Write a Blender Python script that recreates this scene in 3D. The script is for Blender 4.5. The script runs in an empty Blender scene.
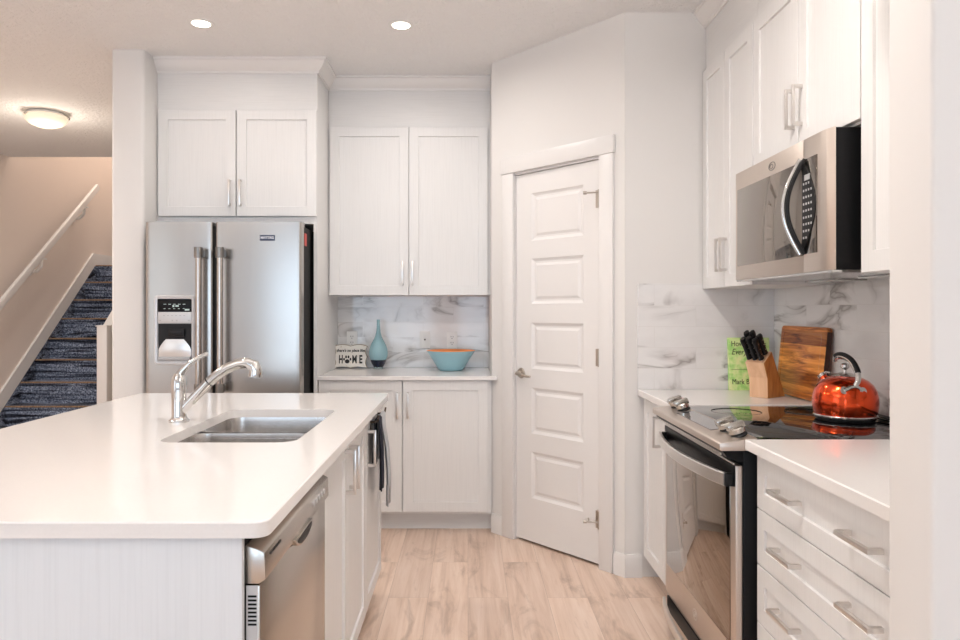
import bpy, bmesh, math, random
from mathutils import Vector, Matrix
random.seed(4)
S = bpy.context.scene
COL = S.collection
PI = math.pi
R = math.radians

# ---------------------------------------------------------------- camera, world, daylight, exposure
cam = bpy.data.objects.new('camera', bpy.data.cameras.new('camera'))
COL.objects.link(cam)
cam.location = (0, 0, 1.30)
cam.rotation_euler = (R(90), 0, 0)
cam.data.sensor_width = 36
cam.data.lens = 710 / 960 * 36
cam.data.shift_x = 12 / 960
cam.data.shift_y = -10 / 960
cam.data.clip_start = 0.05
S.camera = cam

W = bpy.data.worlds.new('world')
S.world = W
W.use_nodes = True
W.node_tree.nodes['Background'].inputs[0].default_value = (0.80, 0.90, 1.0, 1)
W.node_tree.nodes['Background'].inputs[1].default_value = 1.0
S.view_settings.view_transform = 'Standard'
S.view_settings.look = 'None'
S.view_settings.gamma = 1
S.view_settings.use_curve_mapping = False
S.view_settings.exposure = -0.37


def area(name, loc, rot, sx, sy, power, color, spread=180):
    l = bpy.data.lights.new(name, 'AREA')
    l.shape = 'RECTANGLE'
    l.size, l.size_y = sx, sy
    l.energy = power
    l.color = color
    l.spread = R(spread)
    o = bpy.data.objects.new(name, l)
    o.location = loc
    o.rotation_euler = tuple(R(a) for a in rot)
    COL.objects.link(o)
    return o


# daylight through the two big windows of the wall behind the camera and the one on the left
area('window_daylight', (-2.3, -6.9, 1.45), (90, 0, 0), 2.9, 2.1, 85, (0.62, 0.80, 1.0))
area('window_daylight', (0.95, -6.9, 1.45), (90, 0, 0), 2.3, 2.1, 72, (0.62, 0.80, 1.0))
area('window_daylight', (-4.30, -1.2, 1.5), (90, 0, -90), 2.6, 1.9, 22, (0.88, 0.94, 1.0))
# added fill lights behind the camera, aimed up to brighten the ceiling
area('ceiling_fill', (-2.6, -.6, 1.85), (160, 0, 0), .9, .9, 40, (1, .96, .92), 120)
area('ceiling_fill', (1.2, -1.0, 1.85), (160, 0, 0), .9, .9, 40, (1, .96, .92), 120)

# ---------------------------------------------------------------- materials
def mat(name, col=(.8, .8, .8), rough=.5, metal=0.0, emit=None, es=0, trans=0, ior=1.5, coat=0, spec=.5, aniso=0):
    m = bpy.data.materials.new(name)
    m.use_nodes = True
    b = m.node_tree.nodes['Principled BSDF']
    b.inputs['Base Color'].default_value = (*col, 1)
    b.inputs['Roughness'].default_value = rough
    b.inputs['Metallic'].default_value = metal
    b.inputs['IOR'].default_value = ior
    b.inputs['Transmission Weight'].default_value = trans
    b.inputs['Coat Weight'].default_value = coat
    b.inputs['Specular IOR Level'].default_value = spec
    b.inputs['Anisotropic'].default_value = aniso
    if emit:
        b.inputs['Emission Color'].default_value = (*emit, 1)
        b.inputs['Emission Strength'].default_value = es
    return m


def nodes(m):
    return m.node_tree.nodes, m.node_tree.links, m.node_tree.nodes['Principled BSDF']


def coords(m, scale=(1, 1, 1), loc=(0, 0, 0)):
    N, L, b = nodes(m)
    t = N.new('ShaderNodeTexCoord')
    mp = N.new('ShaderNodeMapping')
    mp.inputs['Scale'].default_value = scale
    mp.inputs['Location'].default_value = loc
    L.new(t.outputs['Object'], mp.inputs['Vector'])
    return mp.outputs['Vector']


def noise(m, vec, scale=1, detail=3, rough=.5, dist=0):
    N, L, b = nodes(m)
    n = N.new('ShaderNodeTexNoise')
    n.inputs['Scale'].default_value = scale
    n.inputs['Detail'].default_value = detail
    n.inputs['Roughness'].default_value = rough
    n.inputs['Distortion'].default_value = dist
    L.new(vec, n.inputs['Vector'])
    return n.outputs['Fac']


def ramp(m, fac, stops):
    N, L, b = nodes(m)
    r = N.new('ShaderNodeValToRGB')
    els = r.color_ramp.elements
    els[0].position, els[0].color = stops[0][0], (*stops[0][1], 1)
    els[1].position, els[1].color = stops[-1][0], (*stops[-1][1], 1)
    for p, c in stops[1:-1]:
        e = els.new(p)
        e.color = (*c, 1)
    L.new(fac, r.inputs['Fac'])
    return r.outputs['Color']


def mixc(m, a, b_, fac, mode='MIX'):
    N, L, b = nodes(m)
    x = N.new('ShaderNodeMix')
    x.data_type = 'RGBA'
    x.blend_type = mode
    for sock, v in ((x.inputs[0], fac), (x.inputs[6], a), (x.inputs[7], b_)):
        if isinstance(v, (int, float)):
            sock.default_value = v
        elif isinstance(v, tuple):
            sock.default_value = (*v, 1)
        else:
            L.new(v, sock)
    return x.outputs[2]


def setcol(m, c):
    N, L, b = nodes(m)
    L.new(c, b.inputs['Base Color'])


def bump(m, h, strength=.2, dist=.002):
    N, L, b = nodes(m)
    n = N.new('ShaderNodeBump')
    n.inputs['Strength'].default_value = strength
    n.inputs['Distance'].default_value = dist
    L.new(h, n.inputs['Height'])
    L.new(n.outputs['Normal'], b.inputs['Normal'])


def grain(name, scale, base=(.80, .79, .78)):
    m = mat(name, base, .42)
    v = coords(m, scale)
    f = noise(m, v, 1, 4, .6)
    dk = tuple(c * .968 for c in base)
    lt = tuple(min(1, c * 1.012) for c in base)
    setcol(m, ramp(m, f, [(.32, dk), (.5, base), (.68, lt)]))
    bump(m, f, .10, .0005)
    return m


M = {}
M['cab_v'] = grain('white_textured_laminate_vertical_grain', (150, 150, 4))
M['cab_h'] = grain('white_textured_laminate_horizontal_grain', (5, 5, 150), (.78, .77, .76))
M['toe'] = grain('grey_toe_kick_laminate', (5, 5, 110), (.76, .755, .75))
M['cab_in'] = mat('cabinet_interior', (.7, .68, .66), .6)
M['wall'] = mat('warm_white_wall_paint', (.79, .77, .75), .62)
v = coords(M['wall'], (1, 1, 1)); bump(M['wall'], noise(M['wall'], v, 260, 2), .06, .001)
M['tan'] = mat('beige_wall_paint', (.84, .745, .68), .65)
v = coords(M['tan'], (1, 1, 1)); bump(M['tan'], noise(M['tan'], v, 260, 2), .06, .001)
M['ceil'] = mat('stippled_ceiling', (.93, .92, .915), .8)
v = coords(M['ceil'], (1, 1, 1))
f = noise(M['ceil'], v, 38, 4, .65)
bump(M['ceil'], f, 1.0, .02)
M['trim'] = mat('white_semi_gloss_trim', (.82, .80, .785), .32)
M['door'] = mat('white_semi_gloss_door', (.83, .81, .795), .35)
M['white'] = mat('white_plastic', (.85, .84, .82), .35)
M['quartz'] = mat('white_quartz', (.84, .80, .775), .13)
v = coords(M['quartz'], (1, 1, 1))
f = noise(M['quartz'], v, 160, 2, .7)
setcol(M['quartz'], ramp(M['quartz'], f, [(.3, (.84, .81, .79)), (.7, (.86, .83, .81))]))
# brushed steel
def steel(name, base, rough, scale, amt=.10):
    m = mat(name, base, rough, 1.0)
    N, L, b = nodes(m)
    v = coords(m, scale)
    f = noise(m, v, 1, 3, .6)
    setcol(m, ramp(m, f, [(.3, tuple(c * (1 - amt) for c in base)), (.7, tuple(min(1, c * (1 + amt)) for c in base))]))
    mr = N.new('ShaderNodeMapRange')
    mr.inputs['To Min'].default_value = rough * .85
    mr.inputs['To Max'].default_value = rough * 1.2
    L.new(f, mr.inputs['Value'])
    L.new(mr.outputs['Result'], b.inputs['Roughness'])
    return m
M['steel_v'] = steel('brushed_stainless_vertical', (.46, .435, .41), .24, (300, 300, 3), .03)
M['steel_h'] = steel('brushed_stainless_horizontal', (.66, .585, .525), .36, (3, 3, 300), .02)
M['dw_steel'] = steel('dishwasher_stainless', (.55, .51, .465), .25, (3, 3, 300), .02)
M['sink_steel'] = steel('satin_sink_steel', (.62, .60, .58), .24, (60, 60, 60), .06)
M['nickel'] = mat('brushed_nickel', (.74, .71, .68), .28, 1)
M['knob_metal'] = mat('knob_metal', (.50, .47, .43), .22, 1)
M['dark_nickel'] = mat('dark_satin_nickel', (.26, .245, .23), .3, 1)
M['warm_nickel'] = mat('warm_satin_nickel', (.50, .45, .41), .2, 1)
M['chrome'] = mat('polished_chrome', (.62, .61, .60), .07, 1)
M['bronze'] = mat('satin_nickel_door_hardware', (.50, .45, .40), .3, 1)
M['black'] = mat('black_enamel', (.005, .005, .006), .4, spec=.2)
M['black_soft'] = mat('black_plastic', (.010, .010, .011), .45, spec=.3)
M['gap'] = mat('dark_gasket', (.02, .02, .02), .7)
M['glass_blk'] = mat('black_ceramic_glass', (.006, .006, .007), .03, 0, spec=1.0, ior=1.75)
M['win_glass'] = mat('smoked_mirror_glass', (.30, .265, .235), .035, 1)
M['oven_glass'] = mat('oven_door_glass', (.29, .235, .19), .03, 1)
M['micro_under'] = mat('satin_underside', (.55, .54, .53), .12, 1)
M['fridge_side'] = mat('black_appliance_side', (.008, .008, .008), .55, spec=.25)
M['grey_plas'] = mat('grey_plastic', (.45, .45, .46), .4)
M['lt_grey_plas'] = mat('silver_plastic', (.62, .62, .63), .35, .3)
M['red'] = mat('red_sticker', (.55, .06, .04), .5)
M['navy'] = mat('navy_badge', (.03, .045, .10), .3)
M['badge_text'] = mat('badge_lettering', (.75, .76, .78), .3, .3)
M['disp_text'] = mat('display_marks', (.6, .75, .72), .5)
M['ink'] = mat('black_ink', (.015, .014, .014), .6)
M['mark'] = mat('cooktop_marks', (.05, .05, .05), .15)
M['lamp_on'] = mat('lit_lens', (1, .95, .85), .5, emit=(1, .90, .76), es=9)
M['dish_on'] = mat('lit_alabaster_glass', (.85, .76, .62), .4, emit=(1, .86, .66), es=.55)
M['wood_lt'] = mat('light_beech', (.66, .36, .17), .42)
# tile: white marble with grey veins
def marble(name, axis):
    m = mat(name, (.80, .78, .77), .07)
    N, L, b = nodes(m)
    t = N.new('ShaderNodeTexCoord')
    sep = N.new('ShaderNodeSeparateXYZ')
    L.new(t.outputs['Object'], sep.inputs[0])
    cmb = N.new('ShaderNodeCombineXYZ')
    L.new(sep.outputs[0 if axis == 'x' else 1], cmb.inputs[0])
    L.new(sep.outputs[2], cmb.inputs[1])
    br = N.new('ShaderNodeTexBrick')
    br.inputs['Color1'].default_value = (0, 0, 0, 1)
    br.inputs['Color2'].default_value = (1, 1, 1, 1)
    br.inputs['Mortar'].default_value = (.5, .5, .5, 1)
    br.inputs['Scale'].default_value = 1
    br.inputs['Mortar Size'].default_value = .0012
    br.inputs['Mortar Smooth'].default_value = .1
    br.inputs['Brick Width'].default_value = .405
    br.inputs['Row Height'].default_value = .1015
    br.offset = .5
    L.new(cmb.outputs[0], br.inputs['Vector'])
    # shift the veins a little from tile to tile
    add = N.new('ShaderNodeVectorMath'); add.operation = 'MULTIPLY_ADD'
    L.new(br.outputs['Color'], add.inputs[0])
    add.inputs[1].default_value = (.35, .12, .2)
    L.new(cmb.outputs[0], add.inputs[2])
    rot = N.new('ShaderNodeMapping'); rot.inputs['Rotation'].default_value = (0, 0, R(-32))
    rot.inputs['Scale'].default_value = (1.0, 2.3, 1)
    L.new(add.outputs[0], rot.inputs['Vector'])
    n1 = noise(m, rot.outputs[0], 2.0, 4, .5, 1.0)
    a = N.new('ShaderNodeMath'); a.operation = 'SUBTRACT'; L.new(n1, a.inputs[0]); a.inputs[1].default_value = .5
    ab = N.new('ShaderNodeMath'); ab.operation = 'ABSOLUTE'; L.new(a.outputs[0], ab.inputs[0])
    vein = ramp(m, ab.outputs[0], [(0.0, (1, 1, 1)), (.014, (.55, .55, .55)), (.065, (0, 0, 0))])
    n2 = noise(m, rot.outputs[0], 1.7, 2, .5)
    msk = ramp(m, n2, [(.44, (0, 0, 0)), (.58, (1, 1, 1))])
    vm = mixc(m, vein, msk, 1.0, 'MULTIPLY')
    n3 = noise(m, rot.outputs[0], 4.0, 4, .6, .6)
    base = ramp(m, n3, [(.35, (.83, .82, .815)), (.6, (.87, .86, .855))])
    c = mixc(m, base, (.36, .34, .325), vm)
    c = mixc(m, c, (.80, .785, .77), br.outputs['Fac'])
    setcol(m, c)
    inv = N.new('ShaderNodeMath'); inv.operation = 'SUBTRACT'; inv.inputs[0].default_value = 1
    L.new(br.outputs['Fac'], inv.inputs[1])
    bump(m, inv.outputs[0], .25, .001)
    return m
M['tile_x'] = marble('marble_tile_back', 'x')
M['tile_y'] = marble('marble_tile_side', 'y')
# oak plank floor, planks run away from the camera
def floor_mat():
    m = mat('pale_oak_planks', (.6, .45, .35), .38)
    N, L, b = nodes(m)
    t = N.new('ShaderNodeTexCoord')
    sep = N.new('ShaderNodeSeparateXYZ'); L.new(t.outputs['Object'], sep.inputs[0])
    cmb = N.new('ShaderNodeCombineXYZ')
    L.new(sep.outputs[1], cmb.inputs[0]); L.new(sep.outputs[0], cmb.inputs[1])
    br = N.new('ShaderNodeTexBrick')
    br.inputs['Color1'].default_value = (0, 0, 0, 1)
    br.inputs['Color2'].default_value = (1, 1, 1, 1)
    br.inputs['Mortar'].default_value = (0, 0, 0, 1)
    br.inputs['Scale'].default_value = 1
    br.inputs['Mortar Size'].default_value = .0007
    br.inputs['Mortar Smooth'].default_value = .3
    br.inputs['Brick Width'].default_value = 1.22
    br.inputs['Row Height'].default_value = .18
    br.offset = .37
    L.new(cmb.outputs[0], br.inputs['Vector'])
    add = N.new('ShaderNodeVectorMath'); add.operation = 'MULTIPLY_ADD'
    L.new(br.outputs['Color'], add.inputs[0]); add.inputs[1].default_value = (7, 3, 5)
    L.new(cmb.outputs[0], add.inputs[2])
    mp = N.new('ShaderNodeMapping'); mp.inputs['Scale'].default_value = (1.4, 24, 1)
    L.new(add.outputs[0], mp.inputs['Vector'])
    g = noise(m, mp.outputs[0], 1, 6, .66, .5)
    mp2 = N.new('ShaderNodeMapping'); mp2.inputs['Scale'].default_value = (1.5, 5, 1)
    L.new(add.outputs[0], mp2.inputs['Vector'])
    g2 = noise(m, mp2.outputs[0], 1.6, 5, .65, .6)
    c = ramp(m, g, [(.25, (.58, .42, .325)), (.45, (.76, .58, .465)), (.60, (.84, .67, .56)), (.8, (.90, .76, .66))])
    k = ramp(m, g2, [(.32, (.62, .57, .53)), (.46, (.97, .96, .95)), (.7, (1.0, 1.0, 1.0))])
    c = mixc(m, c, k, .8, 'MULTIPLY')
    tone = ramp(m, br.outputs['Color'], [(0, (.90, .89, .89)), (1, (1.04, 1.04, 1.04))])
    c = mixc(m, c, tone, 1.0, 'MULTIPLY')
    c = mixc(m, c, (.42, .30, .23), br.outputs['Fac'])
    setcol(m, c)
    bump(m, g, .12, .001)
    return m
M['floor'] = floor_mat()
def wood(name, cols, scale, rough=.4, dist=2.0):
    m = mat(name, cols[1], rough)
    v = coords(m, scale)
    f = noise(m, v, 1, 5, .6, dist)
    setcol(m, ramp(m, f, [(.3, cols[0]), (.5, cols[1]), (.7, cols[2])]))
    return m
M['beech'] = wood('beech_knife_block', [(.68, .40, .23), (.78, .49, .30), (.84, .56, .37)], (25, 25, 3), .4, .5)
M['beech2'] = wood('beech_darker_side', [(.42, .17, .05), (.58, .26, .08), (.66, .33, .12)], (12, 60, 12), .4, .5)  # darker orange beech for the right side of the knife block
def board_mat():
    m = mat('acacia_cutting_board', (.4, .15, .04), .3)
    N, L, b = nodes(m)
    t = N.new('ShaderNodeTexCoord')
    mp = N.new('ShaderNodeMapping'); mp.inputs['Scale'].default_value = (3.5, 40, 40)
    L.new(t.outputs['Object'], mp.inputs['Vector'])
    sep = N.new('ShaderNodeSeparateXYZ'); L.new(t.outputs['Object'], sep.inputs[0])
    st = N.new('ShaderNodeMath'); st.operation = 'MULTIPLY'; L.new(sep.outputs[2], st.inputs[0]); st.inputs[1].default_value = 17.0
    fl = N.new('ShaderNodeMath'); fl.operation = 'FLOOR'; L.new(st.outputs[0], fl.inputs[0])
    wn = N.new('ShaderNodeTexWhiteNoise'); wn.noise_dimensions = '1D'; L.new(fl.outputs[0], wn.inputs['W'])
    add = N.new('ShaderNodeVectorMath'); add.operation = 'MULTIPLY_ADD'
    L.new(wn.outputs['Color'], add.inputs[0]); add.inputs[1].default_value = (9, 9, 9)
    L.new(mp.outputs[0], add.inputs[2])
    g = noise(m, add.outputs[0], 1, 5, .6, .9)
    c = ramp(m, g, [(.30, (.11, .028, .008)), (.45, (.46, .14, .028)), (.6, (.74, .30, .07)), (.78, (.85, .45, .13))])
    tone = ramp(m, wn.outputs['Value'], [(0, (.62, .5, .42)), (1, (1.4, 1.45, 1.5))])
    setcol(m, mixc(m, c, tone, 1.0, 'MULTIPLY'))
    return m
M['board'] = board_mat()
M['board_dark'] = mat('dark_board_edge', (.05, .014, .006), .35)
M['kettle'] = mat('burnt_orange_metallic_enamel', (.75, .075, .015), .15, 1.0, coat=.4)
M['teal_glass'] = mat('teal_glass', (.42, .68, .75), .05, trans=.35)
M['navy_glass'] = mat('navy_glass', (.005, .01, .03), .08)
M['clear_glass'] = mat('clear_glass_foot', (.55, .72, .75), .05, trans=.7)
M['bowl_out'] = mat('teal_ceramic', (.33, .56, .63), .4)
M['bowl_in'] = mat('orange_ceramic', (1.0, .36, .12), .35)
M['plaque'] = mat('distressed_white_board', (.82, .79, .73), .6)
v = coords(M['plaque'], (1, 1, 1))
setcol(M['plaque'], ramp(M['plaque'], noise(M['plaque'], v, 40, 4), [(.28, (.55, .44, .32)), (.40, (.84, .80, .74)), (1, (.86, .83, .78))]))
M['plaque_edge'] = mat('brown_board_edge', (.30, .20, .12), .7)
M['book'] = mat('lime_book_cover', (.42, .78, .22), .45)
v = coords(M['book'], (1, 1, 1))
setcol(M['book'], ramp(M['book'], noise(M['book'], v, 28, 3), [(.38, (.42, .76, .22)), (.48, (.62, .86, .32)), (.62, (.82, .92, .46))]))
M['book_ink'] = mat('dark_olive_ink', (.07, .12, .03), .5)
M['pages'] = mat('book_pages', (.80, .76, .66), .8)
M['towel_navy'] = mat('navy_cloth', (.018, .02, .035), .9)
M['towel_grey'] = mat('light_grey_cloth', (.50, .51, .53), .9)
M['towel_beige'] = mat('beige_cloth', (.58, .52, .47), .9)
M['dark_metal'] = mat('dark_bronze_metal', (.12, .09, .07), .4, .8)
def carpet():
    m = mat('blue_striped_carpet', (.05, .07, .12), .95, spec=.1)
    v = coords(m, (1.0, 6, 20))
    f = noise(m, v, 1, 3, .6, .6)
    v2 = coords(m, (1, 1, 1))
    g = noise(m, v2, 75, 3, .75)
    c = ramp(m, f, [(.34, (.013, .014, .022)), (.45, (.10, .12, .16)), (.55, (.27, .32, .41)), (.66, (.03, .034, .046))])
    k = ramp(m, g, [(.38, (.25, .25, .28)), (.5, (.8, .82, .9)), (.62, (2.2, 2.1, 2.0))])
    setcol(m, mixc(m, c, k, 1.0, 'MULTIPLY'))
    bump(m, g, .6, .006)
    return m
M['carpet'] = carpet()
M['nosing'] = mat('tan_nosing_strip', (.30, .20, .125), .95, spec=.1)  # speckled tan strip along the front edge of each step
v = coords(M['nosing'], (1, 1, 1))
setcol(M['nosing'], ramp(M['nosing'], noise(M['nosing'], v, 110, 3, .8), [(.35, (.09, .07, .055)), (.65, (.46, .30, .19))]))
M['window_white'] = mat('white_vinyl', (.82, .82, .82), .4)
M['pane'] = mat('window_pane', (1, 1, 1), .0, trans=1, ior=1.05)


# ---------------------------------------------------------------- mesh helpers
class MB:
    def __init__(s):
        s.bm = bmesh.new()
        s.mi = 0

    def _mark(s, faces):
        for f in faces:
            f.material_index = s.mi

    def box(s, x0, x1, y0, y1, z0, z1, bev=0, seg=2):
        x0, x1 = min(x0, x1), max(x0, x1); y0, y1 = min(y0, y1), max(y0, y1); z0, z1 = min(z0, z1), max(z0, z1)
        return s.prism([(x0, y0), (x1, y0), (x1, y1), (x0, y1)], 'z', z0, z1, bev, seg)

    def prism(s, poly, axis, a0, a1, bev=0, seg=2, xf=None):
        def P(p, a):
            u, w = p
            c = {'x': (a, u, w), 'y': (u, a, w), 'z': (u, w, a)}[axis]
            return xf @ Vector(c) if xf else c
        b = s.bm
        lo = [b.verts.new(P(p, a0)) for p in poly]
        hi = [b.verts.new(P(p, a1)) for p in poly]
        n = len(poly)
        fs = [b.faces.new(lo[::-1]), b.faces.new(hi)]
        for i in range(n):
            fs.append(b.faces.new((lo[i], lo[(i + 1) % n], hi[(i + 1) % n], hi[i])))
        s._mark(fs)
        bmesh.ops.recalc_face_normals(b, faces=fs)
        if bev:
            es = list({e for f in fs for e in f.edges})
            r = bmesh.ops.bevel(b, geom=es, offset=bev, segments=seg, affect='EDGES', profile=.5)
            s._mark(r['faces'])
        return s

    def loft(s, loops, cap0=True, cap1=True, closed=True):
        b = s.bm
        rows = [[b.verts.new(p) for p in lp] for lp in loops]
        fs = []
        for a, c in zip(rows, rows[1:]):
            n = len(a)
            for i in range(n if closed else n - 1):
                fs.append(b.faces.new((a[i], a[(i + 1) % n], c[(i + 1) % n], c[i])))
        if cap0: fs.append(b.faces.new(rows[0][::-1]))
        if cap1: fs.append(b.faces.new(rows[-1]))
        s._mark(fs)
        bmesh.ops.recalc_face_normals(b, faces=fs)
        return s

    def tube(s, pts, r, n=14, sec=None):
        """sweep a round (or given 2-D) section along points; r may be a list of radii"""
        pts = [Vector(p) for p in pts]
        rs = r if isinstance(r, (list, tuple)) else [r] * len(pts)
        up = None
        loops = []
        for i, p in enumerate(pts):
            t = (pts[min(i + 1, len(pts) - 1)] - pts[max(i - 1, 0)]).normalized()
            if up is None:
                up = Vector((0, 0, 1)) if abs(t.z) < .9 else Vector((0, 1, 0))
                if sec and abs(t.z) > .9: up = Vector((0, -1, 0))
            up = (up - t * up.dot(t)).normalized()
            sd = t.cross(up)
            if sec:
                loops.append([p + sd * (a * rs[i]) + up * (c * rs[i]) for a, c in sec])
            else:
                loops.append([p + (sd * math.cos(k * 2 * PI / n) + up * math.sin(k * 2 * PI / n)) * rs[i] for k in range(n)])
        return s.loft(loops)

    def cyl(s, p0, p1, r, n=24, r1=None):
        return s.tube([p0, p1], [r, r if r1 is None else r1], n)

    def lathe(s, prof, c=(0, 0, 0), n=48, cap0=True, cap1=True):
        loops = [[Vector((c[0] + max(r, .0002) * math.cos(k * 2 * PI / n), c[1] + max(r, .0002) * math.sin(k * 2 * PI / n), c[2] + z)) for k in range(n)] for r, z in prof]
        return s.loft(loops, cap0, cap1)

    def shaker(s, x0, x1, z0, z1, st=.057, rec=.008, th=.019, y=0.0):
        """flat frame with a recessed centre, facing -y, front at y"""
        b = s.bm
        e = .0015
        def ring(a0, a1, c0, c1, yy):
            return [(a0, yy, c0), (a1, yy, c0), (a1, yy, c1), (a0, yy, c1)]
        loops = [ring(x0, x1, z0, z1, y + th), ring(x0, x1, z0, z1, y + e),
                 ring(x0 + e, x1 - e, z0 + e, z1 - e, y),
                 ring(x0 + st, x1 - st, z0 + st, z1 - st, y),
                 ring(x0 + st + .002, x1 - st - .002, z0 + st + .002, z1 - st - .002, y + rec)]
        return s.loft(loops)

    def build(s, name, m, parent=None, world=False, smooth=35, loc=None):
        ms = m if isinstance(m, list) else [m]
        if world and parent is not None:
            inv = (Matrix.Translation(parent.location) @ parent.rotation_euler.to_matrix().to_4x4()).inverted()
            s.bm.transform(inv)
        me = bpy.data.meshes.new(name)
        if loc is not None:
            s.bm.transform(Matrix.Translation(-Vector(loc)))
        for f in s.bm.faces: f.smooth = True
        s.bm.to_mesh(me)
        s.bm.free()
        me.set_sharp_from_angle(angle=R(smooth))
        for x in ms: me.materials.append(x if not isinstance(x, str) else M[x])
        o = bpy.data.objects.new(name, me)
        COL.objects.link(o)
        if loc is not None: o.location = loc
        if parent is not None: o.parent = parent
        return o


def tag(o, label=None, cat=None, group=None, kind=None):
    if label: o['label'] = label
    if cat: o['category'] = cat
    if group: o['group'] = group
    if kind: o['kind'] = kind
    return o


def thing(name, label, cat, loc=(0, 0, 0), rz=0, group=None):
    o = bpy.data.objects.new(name, None)
    o.empty_display_size = .05
    o.location = loc
    o.rotation_euler = (0, 0, R(rz))
    COL.objects.link(o)
    return tag(o, label, cat, group)


def struct(o, label=None):
    o['kind'] = 'structure'
    if label: o['label'] = label
    return o


def text(parent, body, size, loc, rot, m, name='lettering', shear=0, ext=.0006, align='CENTER', sx=1, bold=0):
    cu = bpy.data.curves.new('t', 'FONT')
    cu.body = body
    cu.size = size
    cu.extrude = ext
    cu.shear = shear
    cu.offset = bold
    cu.align_x = align
    cu.align_y = 'CENTER'
    cu.resolution_u = 3
    t = bpy.data.objects.new('t', cu)
    COL.objects.link(t)
    bpy.context.view_layer.update()
    me = bpy.data.meshes.new_from_object(t.evaluated_get(bpy.context.evaluated_depsgraph_get()))
    bpy.data.objects.remove(t)
    me.name = name
    mm = Matrix.Translation(loc) @ rot.to_4x4() @ Matrix.Diagonal((sx, 1, 1, 1))
    me.transform(mm)
    me.materials.clear()
    me.materials.append(M[m])
    o = bpy.data.objects.new(name, me)
    COL.objects.link(o)
    o.parent = parent
    return o


FACE = Matrix.Rotation(R(90), 3, 'X')          # lettering upright, facing -y


def rrect(x0, x1, y0, y1, r, n=8):
    pts = []
    for cx, cy, a0 in ((x1 - r, y1 - r, 0), (x0 + r, y1 - r, 90), (x0 + r, y0 + r, 180), (x1 - r, y0 + r, 270)):
        for k in range(n + 1):
            a = R(a0 + 90 * k / n)
            pts.append((cx + r * math.cos(a), cy + r * math.sin(a)))
    return pts


def slab(mb, outer, hole, z0, z1, e=.003):
    """stone slab with eased top edge and an optional hole"""
    b = mb.bm
    n = len(outer)
    cen = Vector((sum(p[0] for p in outer) / n, sum(p[1] for p in outer) / n))
    def inset(poly, d):
        out = []
        m = len(poly)
        for i in range(m):
            p0, p1, p2 = Vector(poly[i - 1]), Vector(poly[i]), Vector(poly[(i + 1) % m])
            a = (p1 - p0); c = (p2 - p1)
            if a.length < 1e-9: a = c
            if c.length < 1e-9: c = a
            na = Vector((-a.y, a.x)).normalized(); nc = Vector((-c.y, c.x)).normalized()
            nn = (na + nc).normalized()
            k = 1 / max(.3, nn.dot(na))
            out.append(p1 + nn * d * k)
        return out
    area2 = sum(outer[i][0] * outer[(i + 1) % n][1] - outer[(i + 1) % n][0] * outer[i][1] for i in range(n))
    sg = 1 if area2 > 0 else -1
    L = [[b.verts.new((p[0], p[1], z)) for p in pl] for pl, z in ((outer, z0), (outer, z1 - e), (inset(outer, sg * e), z1))]
    for a, c in zip(L, L[1:]):
        for i in range(n): b.faces.new((a[i], a[(i + 1) % n], c[(i + 1) % n], c[i]))
    if not hole:
        b.faces.new(L[-1]); b.faces.new(L[0][::-1])
    else:
        m = len(hole)
        H = [[b.verts.new((p[0], p[1], z)) for p in hole] for z in (z0, z1)]
        for i in range(m): b.faces.new((H[0][i], H[1][i], H[1][(i + 1) % m], H[0][(i + 1) % m]))
        for a, h in ((L[-1], H[1]), (L[0], H[0])):
            es = [b.edges.get((a[i], a[(i + 1) % n])) for i in range(n)] + [b.edges.get((h[i], h[(i + 1) % m])) for i in range(m)]
            bmesh.ops.triangle_fill(b, edges=es, use_beauty=True)
    bmesh.ops.recalc_face_normals(b, faces=b.faces)
    return mb


def pull(parent, m='nickel', v=None, h=None, z=None, x=None, proj=.035, w=.011, y=0.0):
    """square bar pull: v=(z0,z1) at x, or h=(x0,x1) at z"""
    b = MB()
    if v:
        b.box(x - w / 2, x + w / 2, y - proj, y - proj + .010, v[0], v[1], .001)
        for zz in (v[0] + .006, v[1] - .006):
            b.box(x - w / 2, x + w / 2, y - proj + .008, y, zz - .006, zz + .006)
    else:
        b.box(h[0], h[1], y - proj, y - proj + .010, z - w / 2, z + w / 2, .001)
        for xx in (h[0] + .006, h[1] - .006):
            b.box(xx - .006, xx + .006, y - proj + .008, y, z - w / 2, z + w / 2)
    return b.build('handle', m, parent)


# ================================================================ SETTING
CZ = 2.75
b = MB(); b.box(-4.6, 2.6, -7.3, 9.6, -.06, 0)
struct(b.build('floor', 'floor'), 'pale oak plank floor')
b = MB()
b.box(-4.6, 2.6, -7.3, 6.73, CZ, CZ + .3)
b.box(-3.26, 2.6, 6.73, 9.6, CZ, CZ + .3)
struct(b.build('ceiling', 'ceil'), 'white stippled ceiling')
b = MB(); b.box(-4.6, -1.9, 6.6, 9.6, 5.2, 5.3)
struct(b.build('ceiling', 'ceil'), 'upper ceiling of the stairwell')
# left wall, with a window beside the camera
b = MB()
b.box(-4.50, -4.345, -7.3, -2.5, 0, CZ); b.box(-4.50, -4.345, .1, 6.73, 0, CZ)
b.box(-4.50, -4.345, -2.5, .1, 0, .5); b.box(-4.50, -4.345, -2.5, .1, 2.45, CZ)
b.box(-4.50, -4.345, 6.73, 9.6, 0, 5.2)
struct(b.build('wall_left', 'tan'), 'beige wall along the staircase')
b = MB(); b.box(-4.45, -1.9, 9.3, 9.45, 0, 5.2)
struct(b.build('wall_back', 'tan'), 'beige wall behind the stair landing')
b = MB(); b.box(-3.26, -3.16, 6.75, 9.3, CZ + .3, 5.2); b.box(-4.345, -3.16, 6.60, 6.73, CZ + .3, 5.2)
struct(b.build('wall_stairwell', 'tan'), 'upper walls of the stairwell')
b = MB(); b.box(-1.98, 2.6, 4.775, 4.92, 0, CZ)
struct(b.build('wall_back', 'wall'), 'kitchen back wall')
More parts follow.
